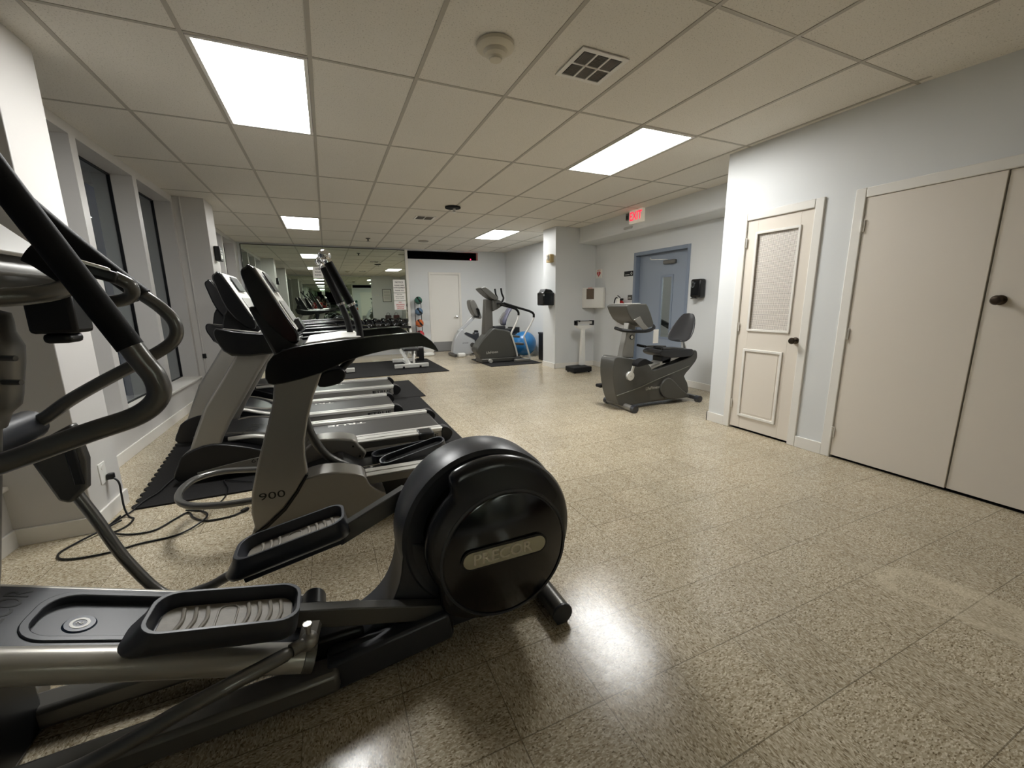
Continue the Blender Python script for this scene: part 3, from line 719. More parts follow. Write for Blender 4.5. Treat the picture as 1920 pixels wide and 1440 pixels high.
# fixed handlebar ring
q = MB().tube(cr([(-0.80, 1.46, 1.37), (-0.82, 1.30, 1.37), (-0.76, 1.20, 1.345), (-0.64, 1.20, 1.325), (-0.555, 1.25, 1.335), (-0.515, 1.32, 1.365)], 6), 0.019, 14); fh = q.build('fixed_handlebar', m_tubeg, el)
MB().tube(cr([(-0.528, 1.318, 1.362), (-0.548, 1.305, 1.385), (-0.572, 1.295, 1.412), (-0.588, 1.29, 1.424)], 5), 0.023, 16).build('foam_grip', m_foam, fh)
q = MB().tube(cr([(-0.80, 1.46, 1.37), (-0.80, 1.60, 1.36), (-0.72, 1.68, 1.328), (-0.62, 1.70, 1.320), (-0.560, 1.69, 1.335), (-0.548, 1.67, 1.368), (-0.58, 1.66, 1.395)], 6), 0.019, 14); fh = q.build('fixed_handlebar', m_tubeg, el)
MB().bar((-0.568, 1.655, 1.388), (-0.72, 1.62, 1.445), 0.045, 0.035).build('grip_sensor_base', m_blk, fh, 0.01)
MB().bar((-0.582, 1.648, 1.410), (-0.712, 1.618, 1.460), 0.032, 0.016).build('pulse_sensor', m_alu, fh, 0.005)
# console
q = MB().prism(smooth2([(-0.91, 1.32), (-0.73, 1.335), (-0.665, 1.375), (-0.68, 1.405), (-0.84, 1.56), (-0.89, 1.56)], 3), 1.32, 1.60); co = q.build('console', m_slvd, el, 0.012)
q = MB().bar((-0.680, 1.46, 1.432), (-0.830, 1.46, 1.576), 0.27, 0.012, (0.7, 0, 0.7)); q.build('keypad', m_face, co, 0.003)
q = MB().bar((-0.825, 1.46, 1.580), (-0.86, 1.46, 1.625), 0.26, 0.03, (0.7, 0, 0.7)); q.build('display', m_blk, co, 0.006)
q = MB().box(-0.672, -0.580, 1.40, 1.49, 1.240, 1.345).box(-0.655, -0.60, 1.41, 1.48, 1.215, 1.24).box(-0.665, -0.56, 1.49, 1.58, 1.275, 1.32); q.build('bottle_holder', m_blk, el, 0.010)
# moving handlebars
HN = [(-0.67, 1.88), (-0.60, 1.715), (-0.53, 1.548), (-0.458, 1.383), (-0.386, 1.220)]
q = MB().tube(cr([(x, 1.12, z) for x, z in HN], 5), 0.0245, 18, flat=0.95)
gr = None
q2 = MB().tube(cr([(-0.395, 1.12, 1.245), (-0.374, 1.12, 1.195), (-0.354, 1.12, 1.150), (-0.355, 1.12, 1.108), (-0.395, 1.12, 1.072), (-0.48, 1.12, 1.045), (-0.62, 1.12, 1.000), (-0.78, 1.115, 0.955), (-0.92, 1.11, 0.93)], 7), 0.0215, 16)
mh = q2.build('moving_handlebar', m_tubeg, el); q.build('foam_grip', m_foam, mh)
HF = [(-0.97, 1.84), (-0.86, 1.69), (-0.75, 1.55), (-0.65, 1.435), (-0.562, 1.34)]
q = MB().tube(cr([(x, 1.80, z) for x, z in HF], 5), 0.028, 18)
q2 = MB().tube(cr([(-0.575, 1.80, 1.355), (-0.520, 1.80, 1.300), (-0.488, 1.80, 1.245), (-0.498, 1.80, 1.190), (-0.56, 1.80, 1.142), (-0.70, 1.80, 1.065), (-0.80, 1.80, 1.005), (-0.86, 1.80, 0.96), (-0.91, 1.80, 0.93)], 7), 0.0205, 16)
mh = q2.build('moving_handlebar', m_tubeg, el); q.build('foam_grip', m_foam, mh)

# ------------------------------------------------------------------ silver "900" elliptical behind it
e9 = thing('elliptical_trainer', 'silver elliptical marked 900 with long black side rails, behind the big round cover', 'exercise machine', (0.05, 2.83, 0))
HOOD = smooth2([(-0.465, 0.03), (-0.455, 0.13), (-0.40, 0.20), (-0.30, 0.285), (-0.22, 0.335), (-0.13, 0.358), (-0.02, 0.352), (0.09, 0.318), (0.125, 0.29), (0.150, 0.235), (0.205, 0.185), (0.23, 0.165), (0.22, 0.03), (-0.1, 0.0)], 3)
HOOD2 = smooth2([(-0.30, 0.10), (-0.30, 0.22), (-0.24, 0.31), (-0.19, 0.36), (-0.13, 0.385), (0.0, 0.378), (0.10, 0.35), (0.125, 0.31), (0.165, 0.255), (0.16, 0.22), (0.07, 0.10), (-0.02, 0.05), (-0.12, 0.05)], 3)
h1 = MB().prism(HOOD, 2.45, 2.62).build('side_hood', m_slv, e9, 0.022, 40, 4)
h2 = MB().prism([(x, z+0.01) for x, z in HOOD2], 3.0, 3.17).build('side_hood', m_slv, e9, 0.016, 40, 3)
for x, z in ((-0.15, 0.335), (0.085, 0.315), (0.125, 0.235)): MB().lathe([(0, -0.001), (0.007, -0.001), (0.007, 0.002)], (x, 2.9995, z), 'y', 12).build('screw', m_blk, h2)
def rail9(y0, y1, x0, x1, z):
    r = MB().box(x0, x1, y0, y1, z-0.05, z).build('track_rail', m_slvd, e9, 0.004)
    MB().box(x0+0.01, x1, y0+0.004, y0+(y1-y0)*0.44, z, z+0.006).box(x0+0.01, x1, y0+(y1-y0)*0.54, y1-0.004, z, z+0.006).build('rail_strip', m_alu, r, 0.002)
    return r
rail9(2.47, 2.60, 0.12, 0.66, 0.285); rail9(3.03, 3.15, 0.10, 0.56, 0.325)
MB().box(0.55, 0.68, 3.02, 3.16, 0.27, 0.335).build('end_cap', m_blk, e9, 0.02)
MB().box(0.65, 0.72, 2.46, 2.61, 0.22, 0.295).build('end_cap', m_blk, e9, 0.02)
q = MB().prism([(-0.36, 0.03), (0.70, 0.03), (0.62, 0.20), (0.12, 0.22), (0.0, 0.30), (-0.30, 0.22)], 2.63, 3.01); q.build('drive_body', m_blk, e9, 0.02)
MB().prism([(-0.46, 0.0), (-0.40, 0.0), (-0.40, 0.04), (-0.46, 0.04)], 2.50, 3.12).build('base_foot', m_gun, e9, 0.006)
q = MB().prism([(0.60, 0.0), (0.68, 0.0), (0.68, 0.04), (0.60, 0.04)], 2.46, 3.16); q.build('base_foot', m_gun, e9, 0.006)
UPR = [(-0.472, 0.20), (-0.455, 0.32), (-0.410, 0.48), (-0.350, 0.66), (-0.305, 0.80), (-0.285, 0.92), (-0.275, 1.0), (-0.04, 1.0), (-0.045, 0.96), (-0.105, 0.82), (-0.150, 0.68), (-0.175, 0.57), (-0.182, 0.48), (-0.178, 0.385), (-0.325, 0.055), (-0.44, 0.09)]
UPS = UPR[:13]+[(-0.178, 0.385), (-0.24, 0.29), (-0.31, 0.20), (-0.405, 0.12), (-0.462, 0.085)]
u1 = MB().prism(UPS, 2.44, 2.50).build('upright_cover', m_slv, e9, 0.012, 40, 3)
MB().prism(UPS, 3.13, 3.19).build('upright_cover', m_slv, e9, 0.012, 40, 3)
MB().prism([(-0.185, 0.375), (-0.176, 0.372), (-0.235, 0.275), (-0.305, 0.185), (-0.40, 0.105), (-0.466, 0.066), (-0.470, 0.08), (-0.405, 0.12), (-0.31, 0.20), (-0.24, 0.29)], 2.435, 2.47).build('seam', m_blk, u1)
text('900', 0.058, (-0.362, 2.4385, 0.285), (1, 0, 0.0), (0, 0, 1), m_ink, 'lettering', u1, 0.0004, 1.5)
SHR = smooth2([(-0.312, 0.905), (-0.318, 0.975), (-0.275, 1.05), (-0.17, 1.088), (0.0, 1.108), (0.25, 1.128), (0.46, 1.138), (0.50, 1.128), (0.555, 1.085), (0.588, 1.035), (0.585, 1.022), (0.50, 1.056), (0.35, 1.052), (0.22, 1.032), (0.08, 0.998), (-0.06, 0.94), (-0.24, 0.90)], 2)
r1 = MB().prism(SHR, 2.425, 2.495).build('side_rail', m_blkg, e9, 0.016, 45, 3)
MB().prism(SHR, 3.135, 3.205).build('side_rail', m_blkg, e9, 0.016, 45, 3)
q = MB().prism([(-0.29, 0.93), (-0.30, 1.02), (-0.24, 1.065), (0.0, 1.085), (0.12, 1.09), (0.10, 1.05), (-0.10, 0.97)], 2.49, 3.14); tr = q.build('console_tray', m_blk, e9, 0.01)
MB().prism([(-0.13, 1.088), (0.10, 1.102), (0.17, 1.112), (0.17, 1.122), (0.08, 1.125), (-0.12, 1.103)], 2.52, 3.11).build('tray_top', m_face, tr, 0.008)
q = MB().prism([(-0.285, 1.02), (-0.385, 1.30), (-0.35, 1.30), (-0.20, 1.12), (-0.11, 1.03), (-0.13, 1.0)], 2.60, 3.04); q.build('console_mast', m_blk, e9, 0.02)
CON = smooth2([(-0.372, 1.505), (-0.395, 1.48), (-0.385, 1.42), (-0.335, 1.25), (-0.24, 1.12), (-0.175, 1.09), (-0.155, 1.12), (-0.165, 1.17), (-0.20, 1.235), (-0.335, 1.50)], 3)
def console(parent, dx, y0, y1, dz=0):
    sh = [(x+dx, z+dz) for x, z in CON]
    cb = MB().prism(sh, y0, y1).build('console', m_blkg, parent, 0.014, 45, 3)
    MB().bar((-0.165+dx, (y0+y1)/2, 1.165+dz), (-0.333+dx, (y0+y1)/2, 1.505+dz), (y1-y0)-0.03, 0.010, (1, 0, 0.5)).build('keypad', m_face, cb, 0.004)
    MB().bar((-0.262+dx, (y0+y1)/2, 1.38+dz), (-0.315+dx, (y0+y1)/2, 1.485+dz), (y1-y0)*0.5, 0.006, (1, 0, 0.5)).move(Matrix.Translation((0.007, 0, 0.003))).build('display', m_blk, cb, 0.002)
    MB().bar((-0.14+dx, (y0+y1)/2, 1.155+dz), (-0.175+dx, (y0+y1)/2, 1.225+dz), (y1-y0)*0.4, 0.035, (1, 0, 0.5)).build('reading_ledge', m_chard, cb, 0.008)
    MB().bar((-0.188+dx, (y0+y1)/2, 1.212+dz), (-0.245+dx, (y0+y1)/2, 1.327+dz), (y1-y0)*0.72, 0.004, (1, 0, 0.5)).move(Matrix.Translation((0.008, 0, 0.004))).build('key_field', mat('grey key field', (150, 150, 146), 0.4), cb, 0.001)
    return cb
console(e9, 0.0, 2.60, 3.04)
def arm9(pts, y, m_=m_blk):
    (t0, b0, *rest) = pts
    d = (Vector((b0[0], y, b0[1]))-Vector((t0[0], y, t0[1])))
    h = MB().tube(cr([(x, y, z) for x, z in pts[1:]], 6), 0.020, 14).build('moving_handlebar', m_blk, e9)
    MB().tube([Vector((t0[0], y, t0[1]))+d*0.10, (b0[0], y, b0[1])], 0.0235, 16).build('foam_grip', m_foam, h)
    MB().ball((t0[0], y, t0[1]), 0.035).tube([Vector((t0[0], y, t0[1])), Vector((t0[0], y, t0[1]))+d*0.14], 0.024, 16).build('chrome_knob', m_chr, h)
    MB().tube([Vector((b0[0], y, b0[1]))-d*0.02, Vector((b0[0], y, b0[1]))+d*0.03], 0.025, 16).build('chrome_collar', m_chr, h)
    return h
arm9([(0.015, 1.575), (0.134, 1.305), (0.160, 1.22), (0.168, 1.12), (0.152, 1.05), (0.112, 0.99), (0.045, 0.925)], 2.62)
arm9([(-0.005, 1.575), (0.088, 1.310), (0.116, 1.22), (0.130, 1.12), (0.118, 1.05), (0.085, 0.99), (0.02, 0.925)], 2.97)
q = MB().prism(smooth2([(-0.08, 0.85), (-0.055, 0.925), (0.04, 0.945), (0.068, 0.91), (0.03, 0.86)], 3), 2.51, 2.66); q.build('pivot_boot', m_blk, e9, 0.008)
MB().prism([(-0.08, 0.87), (-0.05, 0.92), (0.04, 0.93), (0.04, 0.87)], 2.92, 3.02).build('pivot_boot', m_blk, e9, 0.008)
q = MB().tube(cr([(-0.20, 2.80, 0.85), (-0.185, 2.80, 0.62), (-0.15, 2.80, 0.47), (-0.08, 2.80, 0.34), (0.03, 2.80, 0.25)], 6), 0.026, 12); q.build('link_arm', m_gun, e9)
def pedal9(fx, fz, ex, ez, y0, y1):
    L = math.hypot(ex-fx, ez-fz); a = math.atan2(ez-fz, ex-fx)
    Mx = Matrix.Translation((fx, (y0+y1)/2, fz)) @ Matrix.Rotation(-a, 4, 'Y'); hw = (y1-y0)/2
    q = MB().ring(rrect(0, L, -hw, hw, hw*0.85, 6), rrect(0.012, L-0.012, -hw+0.012, hw-0.012, hw*0.72, 6), 0, 0.045, 'z'); q.move(Mx)
    p = q.build('foot_pedal', m_char, e9, 0.003)
    q = MB().prism(rrect(0.01, L-0.01, -hw+0.01, hw-0.01, hw*0.7, 6), 0.002, 0.010, 'z')
    for k in range(9): q.bar((0.06+k*L*0.09, -hw*0.7, 0.013), (0.075+k*L*0.09, hw*0.7, 0.013), 0.008, 0.005)
    q.move(Mx); q.build('footpad', m_rub, p)
pedal9(0.24, 0.235, 0.68, 0.335, 2.64, 2.80); pedal9(0.20, 0.22, 0.62, 0.25, 2.84, 2.99)
MB().tube([(0.13, 2.76, 0.235), (0.27, 2.74, 0.245)], 0.010, 10).tube([(0.27, 2.72, 0.245), (0.27, 2.77, 0.245)], 0.012, 10).build('link_pin', m_chr, e9)
q = MB().tube(cr([(-0.46, 2.98, 0.25), (-0.56, 3.02, 0.25), (-0.72, 3.06, 0.25), (-0.835, 3.0, 0.25), (-0.872, 2.86, 0.25), (-0.85, 2.70, 0.25), (-0.77, 2.58, 0.25), (-0.62, 2.515, 0.25), (-0.46, 2.50, 0.25)], 7), 0.019, 14); q.build('front_hoop', m_tubeg, e9)

# ------------------------------------------------------------------ treadmills
def treadmill():
    t = thing('treadmill', 'silver and black treadmill just behind the 900 elliptical, nearest of the three', 'treadmill', (0, 3.95, 0), 'treadmills facing the windows')
    Y1, Y2 = 3.57, 4.33
    # deck
    for s, (ya, yb) in enumerate(((Y1, Y1+0.10), (Y2-0.10, Y2))):
        r = MB().box(-0.25, 0.88, ya, yb, 0.155, 0.19).build('side_rail', m_alu, t, 0.006)
        MB().box(-0.20, 0.88, ya+0.045, ya+0.050, 0.1885, 0.1915).build('groove', m_gun, r)
    sp = MB().prism([(-0.60, 0.07), (0.84, 0.05), (0.90, 0.10), (0.86, 0.158), (-0.35, 0.158), (-0.60, 0.15)], Y1+0.004, Y1+0.03).prism([(-0.60, 0.07), (0.84, 0.05), (0.90, 0.10), (0.86, 0.158), (-0.35, 0.158), (-0.60, 0.15)], Y2-0.03, Y2-0.004).build('side_panel', m_slv, t, 0.004)
    text('TRUE', 0.062, (0.735, Y1+0.0035, 0.112), (1, 0, 0), (0, 0, 1), m_ink, 'lettering', sp, 0.0004, 1.35, 0.0012)
    MB().prism([(0.585, 0.088), (0.635, 0.088), (0.635, 0.115), (0.61, 0.115), (0.61, 0.125), (0.635, 0.125), (0.635, 0.137), (0.585, 0.137)], Y1+0.002, Y1+0.0036).build('logo_mark', m_ink, sp)
    b = MB().box(-0.35, 0.87, Y1+0.10, Y2-0.10, 0.13, 0.165).tube([(0.87, Y1+0.10, 0.130), (0.87, Y2-0.10, 0.130)], 0.035, 14).build('running_belt', m_belt, t)
    text('TRUE', 0.075, (0.08, 4.16, 0.1655), (-1, 0, 0), (0, -1, 0), m_white, 'belt_lettering', b, 0.0003, 1.9, 0.0012)
    MB().prism(smooth2([(0.87, 0.06), (0.87, 0.185), (0.92, 0.188), (0.965, 0.14), (0.955, 0.09), (0.92, 0.06)], 3), Y1-0.005, Y1+0.10).build('end_cap', m_blk, t, 0.006)
    MB().prism(smooth2([(0.87, 0.06), (0.87, 0.185), (0.92, 0.188), (0.965, 0.14), (0.955, 0.09), (0.92, 0.06)], 3), Y2-0.10, Y2+0.005).build('end_cap', m_blk, t, 0.006)
    for x, y in ((-0.9, Y1+0.05), (-0.9, Y2-0.05), (0.82, Y1+0.05), (0.82, Y2-0.05)):
        MB().tube([(x, y, 0), (x, y, 0.08)], 0.025, 12).build('foot', m_rub, t)
    # motor hood
    hd = MB().prism(smooth2([(-0.98, 0.06), (-0.98, 0.24), (-0.86, 0.315), (-0.62, 0.315), (-0.40, 0.25), (-0.24, 0.175), (-0.24, 0.12), (-0.6, 0.06)], 3), Y1+0.09, Y2-0.09).build('motor_hood', m_char, t, 0.01)
    for y in (Y1+0.075, Y2-0.095):
        MB().tube(cr([(-0.78, y, 0.30), (-0.60, y, 0.30), (-0.42, y, 0.245), (-0.22, y, 0.185)], 6), 0.018, 10, flat=0.8).build('hood_trim', m_alu, hd)
    MB().tube(cr([(-0.80, Y1+0.16, 0.318), (-0.70, Y1+0.12, 0.32), (-0.52, Y1+0.13, 0.292), (-0.38, Y1+0.2, 0.25), (-0.33, 3.95, 0.235), (-0.38, Y2-0.2, 0.25), (-0.52, Y2-0.13, 0.292), (-0.70, Y2-0.12, 0.32), (-0.80, Y2-0.16, 0.318)], 5), 0.014, 8).build('hood_ring', m_slv, hd)
    text('TRUE', 0.11, (-0.63, 3.80, 0.325), (0.15, 1, 0), (-1, 0.15, 0.12), m_gun, 'hood_lettering', hd, 0.001, 1.1)
    # front base skirts
    for ya, yb in ((Y1-0.02, Y1+0.10), (Y2-0.10, Y2+0.02)):
        MB().prism(smooth2([(-1.10, 0.05), (-1.09, 0.17), (-1.03, 0.255), (-0.86, 0.30), (-0.62, 0.235), (-0.48, 0.16), (-0.50, 0.10), (-0.75, 0.05)], 3), ya, yb).build('base_skirt', m_blk, t, 0.012)
    sk = MB().prism([(-0.98, 0.06), (-0.40, 0.07), (-0.25, 0.155), (-0.50, 0.165), (-0.80, 0.13), (-0.98, 0.10)], Y1-0.024, Y1-0.016).build('skirt_panel', m_slvd, t, 0.002)
    text('650', 0.045, (-0.585, Y1-0.0245, 0.130), (1, 0, 0), (0, 0, 1), m_ink, 'lettering', sk, 0.0004, 1.5)
    # uprights
    UL = [(-1.03, 0.22), (-0.96, 0.40), (-0.885, 0.575), (-0.77, 0.75), (-0.655, 0.93), (-0.64, 0.97), (-0.41, 0.97), (-0.43, 0.93), (-0.53, 0.78), (-0.635, 0.61), (-0.73, 0.46), (-0.80, 0.33), (-0.84, 0.22)]
    for ya, yb in ((Y1, Y1+0.075), (Y2-0.075, Y2)):
        MB().prism(UL, ya, yb).build('upright', m_slv, t, 0.022, 40, 4)
    SH = smooth2([(-0.76, 1.10), (-0.735, 1.03), (-0.665, 0.945), (-0.42, 0.945), (-0.20, 1.0), (0.05, 1.045), (0.30, 1.06), (0.36, 1.065), (0.37, 1.085), (0.30, 1.11), (0.05, 1.105), (-0.25, 1.095), (-0.47, 1.10), (-0.64, 1.125), (-0.74, 1.15)], 2)
    for ya, yb in ((Y1-0.01, Y1+0.06), (Y2-0.06, Y2+0.01)):
        h = MB().prism(SH, ya, yb).build('handrail', m_blkg, t, 0.014, 45, 3)
        MB().bar((-0.70, (ya+yb)/2, 1.142), (-0.47, (ya+yb)/2, 1.106), 0.05, 0.006).build('handrail_trim', m_slvd, h, 0.002)
    MB().prism([(-0.72, 1.0), (-0.74, 1.12), (-0.60, 1.12), (-0.40, 1.09), (-0.25, 1.09), (-0.28, 1.05), (-0.5, 0.96)], Y1+0.05, Y2-0.05).build('crossbar_tray', m_blk, t, 0.01)
    MB().prism([(-0.50, 1.10), (-0.26, 1.095), (-0.24, 1.105), (-0.48, 1.118)], Y1+0.08, Y2-0.08).build('tray_top', m_face, t, 0.003)
    MB().prism(smooth2([(-0.70, 1.05), (-0.715, 1.20), (-0.66, 1.29), (-0.55, 1.20), (-0.46, 1.14), (-0.40, 1.08)], 3), 3.70, 4.20).build('console_mast', m_blk, t, 0.015)
    console(t, -0.345, 3.68, 4.22, 0.035)
    return t
t0 = treadmill()
t1 = copy_tree(t0); t1.location = (-0.275, 5.005, 0); t1['label'] = 'silver and black treadmill in the middle of the row of three'
t2 = copy_tree(t0); t2.location = (-0.11, 6.20, 0); t2['label'] = 'silver and black treadmill farthest from the camera, on its own rubber mat'

# ------------------------------------------------------------------ mats, cords, outlet
def rubber_mat(name, x0, x1, y0, y1, label, teeth=False, xs=None, zt=0.012):
    P = []
    if teeth:
        n = int((y1-y0)/0.05); P = [(x1, y0), (x1, y1)]
        for k in range(n, -1, -1):
            y = y0+(y1-y0)*k/n; xb = x0+(xs-x0)*k/n; o = 0.018 if k % 2 else -0.004
            P += [(xb-o, y+0.012), (xb-o, y-0.012)] if 0 < k < n else [(xb-o, y)]
    else: P = [(x0, y0), (x1, y0), (x1, y1), (x0, y1)]
    o = MB().prism(P, 0.0005, zt, 'z').build(name, m_mat); return tag(o, label, 'mat')
rubber_mat('floor_mat', -1.27, 1.10, 3.27, 5.76, 'large black rubber mat with a jagged edge under the two nearer treadmills', True, -1.53)
rubber_mat('floor_mat', -1.45, 1.19, 5.775, 7.12, 'black rubber mat under the farthest treadmill, its corner showing past the deck')
rubber_mat('floor_mat', -0.9, 2.10, 7.80, 9.85, 'wide black rubber mat under the weight benches')
rubber_mat('floor_mat', 3.02, 4.20, 7.88, 9.20, 'small black rubber mat under the dark stair climber by the pillar')
def cord(pts, label, name='power_cord', r=0.0055, plug=None, plug2=None):
    t = thing(name, label, 'power cord', pts[0], 'black power cords by the outlet')
    MB().tube(cr(pts, 6), r, 8).build('cable', m_blk, t)
    return t
zf = 0.007
c1 = cord([(-1.335, 3.245, 0.262), (-1.30, 3.235, 0.22), (-1.295, 3.225, 0.14), (-1.285, 3.20, 0.06), (-1.26, 3.17, zf), (-1.22, 3.12, zf), (-1.22, 3.03, zf), (-1.26, 2.97, zf), (-1.31, 3.00, zf), (-1.31, 3.10, zf), (-1.29, 3.20, zf), (-1.27, 3.24, zf), (-1.24, 3.36, 0.019), (-1.20, 3.48, 0.019), (-1.19, 3.62, 0.019), (-1.17, 3.80, 0.02)],
          'black cord plugged into the wall outlet and running to the nearest treadmill')
MB().box(-1.352, -1.318, 3.225, 3.262, 0.245, 0.282).build('plug', m_blk, c1, 0.006)
c2 = cord([(-1.30, 3.17, 0.019), (-1.325, 3.02, zf), (-1.28, 2.955, 0.018), (-1.17, 2.90, zf), (-1.05, 2.89, zf), (-0.98, 3.00, zf), (-0.93, 3.07, zf), (-0.875, 2.97, zf), (-0.79, 2.89, zf), (-0.67, 2.89, zf), (-0.61, 2.93, zf)],
          'loose black cord on the floor ending in an unplugged plug by the 900 elliptical')
MB().bar((-0.615, 2.925, 0.012), (-0.58, 2.955, 0.014), 0.022, 0.018).build('plug', m_blk, c2, 0.004)
cord([(-1.27, 3.10, 0.018), (-1.345, 2.97, 0.018), (-1.41, 2.90, zf), (-1.435, 2.82, zf), (-1.40, 2.75, zf), (-1.31, 2.715, zf), (-1.18, 2.715, zf), (-1.07, 2.75, zf), (-0.91, 2.77, zf), (-0.82, 2.85, 0.018), (-0.80, 2.95, 0.018), (-0.86, 3.06, zf), (-0.94, 3.08, 0.018), (-0.86, 3.02, 0.026)],
     'black cord lying in the widest loop on the floor beside the white pillar')
cord([(-0.84, 3.04, 0.018), (-0.77, 3.16, zf), (-0.76, 3.33, 0.02), (-0.82, 3.52, 0.02), (-0.74, 3.47, 0.024), (-0.62, 3.40, 0.02)], 'short thin cord curling up onto the rubber mat behind the metal hoop', r=0.004)
ol = thing('wall_outlet', 'white wall outlet on the near white pillar with a black plug in it', 'outlet', (-1.36, 3.215, 0.30))
MB().box(-1.3605, -1.354, 3.176, 3.254, 0.235, 0.365).build('cover_plate', m_white, ol, 0.002)
for z in (0.335,): MB().tube([(-1.355, 3.215, z), (-1.351, 3.215, z)], 0.017, 16).build('socket', m_trim, ol)
cdt = MB().tube([(-1.62, 6.936, 0.36), (-1.62, 6.936, CEIL-0.005)], 0.010, 10); o = cdt.build('conduit_pipe', m_wallw)
tag(o, 'thin painted pipe running down beside the far window pillar', 'pipe')
o = MB().box(-1.63, -1.59, 6.915, 6.949, 0.60, 0.66).build('junction_box', m_blk); tag(o, 'small black clip at the foot of the thin painted pipe', 'clip')
ct = thing('wall_controller', 'black wall mounted control box high on the far window pillar', 'controller', (-1.36, 7.22, 1.93))
MB().box(-1.36, -1.29, 7.13, 7.30, 1.93, 2.13).build('housing', m_blk, ct, 0.012)
for z in (2.03, 1.965): MB().box(-1.292, -1.287, 7.16, 7.27, z, z+0.05).build('label_panel', m_white, ct)
MB().box(-1.288, -1.285, 7.19, 7.25, 2.04, 2.07).build('display', m_blk, ct)

# ------------------------------------------------------------------ ceiling fittings
sd = thing('smoke_detector', 'round beige smoke detector on the ceiling between the lamp and the near grille', 'smoke detector', (0.985, 2.40, CEIL))
MB().lathe([(0, 0), (0.105, 0), (0.105, -0.016), (0.095, -0.024), (0.070, -0.032), (0, -0.032)], (0.985, 2.40, CEIL-0.004), 'z', 36).build('base_plate', mat('aged ivory plastic', (205, 197, 178), 0.5), sd)
MB().lathe([(0, 0), (0.068, 0), (0.060, -0.018), (0.040, -0.030), (0.034, -0.044), (0, -0.046)], (0.985, 2.40, CEIL-0.036), 'z', 36).build('sensor_head', MATS['aged ivory plastic'], sd)
MB().lathe([(0.036, 0), (0.036, -0.006), (0.030, -0.006), (0.030, 0)], (0.985, 2.40, CEIL-0.070), 'z', 30).build('sensor_slot', m_blk, sd)
def grille(x0, x1, y0, y1, label, cols, rows):
    t = thing('ceiling_vent', label, 'vent', ((x0+x1)/2, (y0+y1)/2, CEIL))
    q = MB(); b = 0.028; z0, z1 = CEIL-0.010, CEIL-0.0042
    q.box(x0, x1, y0, y0+b, z0, z1).box(x0, x1, y1-b, y1, z0, z1).box(x0, x0+b, y0+b, y1-b, z0, z1).box(x1-b, x1, y0+b, y1-b, z0, z1)
    cw = (x1-x0-2*b)/cols; rh = (y1-y0-2*b)/rows
    for k in range(1, cols): q.box(x0+b+k*cw-0.006, x0+b+k*cw+0.006, y0+b, y1-b, z0, z1)
    for k in range(1, rows): q.box(x0+b, x1-b, y0+b+k*rh-0.006, y0+b+k*rh+0.006, z0, z1)
    q.build('grille_frame', m_trim, t)
    MB().box(x0+b, x1-b, y0+b, y1-b, CEIL-0.0042, CEIL-0.0035).build('duct_shade', m_dark, t)  # black sheet behind the louvers, the duct's shade painted flat
    sl = MB()
    for a in range(cols):
        for r in range(rows):
            X0 = x0+b+a*cw+0.008; X1 = x0+b+(a+1)*cw-0.008; Y_0 = y0+b+r*rh+0.008; Y_1 = y0+b+(r+1)*rh-0.008
            n = 9
            for k in range(n):
                if (a+r) % 2 == 0:
                    xx = X0+(X1-X0)*(k+0.5)/n; sl.box(xx-0.0022, xx+0.0012, Y_0, Y_1, CEIL-0.0100, CEIL-0.0045)
                else:
                    yy = Y_0+(Y_1-Y_0)*(k+0.5)/n; sl.box(X0, X1, yy-0.0022, yy+0.0012, CEIL-0.0100, CEIL-0.0045)
    sl.build('louvers', mat('grey louvre', (130, 124, 116), 0.5), t)
grille(1.44, 1.765, 2.22, 2.53, 'square ceiling grille with six louvred panes, nearest the camera', 3, 2)
grille(1.46, 1.78, 7.02, 7.33, 'small ceiling grille with dark louvres, farther toward the mirror', 2, 1)
sk = thing('sprinkler_head', 'dark ceiling fitting hanging at a tile joint beyond the near lamps', 'sprinkler', (1.84, 6.25, CEIL))
MB().lathe([(0, 0), (0.115, 0), (0.115, -0.018), (0.09, -0.022), (0, -0.022)], (1.84, 6.25, CEIL-0.005), 'z', 28).build('escutcheon', m_dark, sk)
MB().lathe([(0, 0), (0.02, 0), (0.02, -0.05), (0.035, -0.055), (0, -0.056)], (1.86, 6.25, CEIL-0.026), 'z', 20).build('nozzle', m_trim, sk)
sk = thing('sprinkler_head', 'small grey sprinkler head on the ceiling just in front of the mirror', 'sprinkler', (0.95, 9.72, CEIL))
MB().lathe([(0, 0), (0.05, 0), (0.045, -0.012), (0.015, -0.02), (0.015, -0.06), (0.04, -0.065), (0, -0.068)], (0.95, 9.72, CEIL-0.004), 'z', 20).build('nozzle', m_gun, sk)
o = MB().lathe([(0, 0), (0.12, 0), (0.11, -0.012), (0, -0.014)], (2.15, 9.75, CEIL-0.004), 'z', 28).build('ceiling_speaker', mat('taupe disc', (150, 142, 128), 0.5)); tag(o, 'flat round grey disc on the ceiling above the dark wall slot', 'ceiling disc')

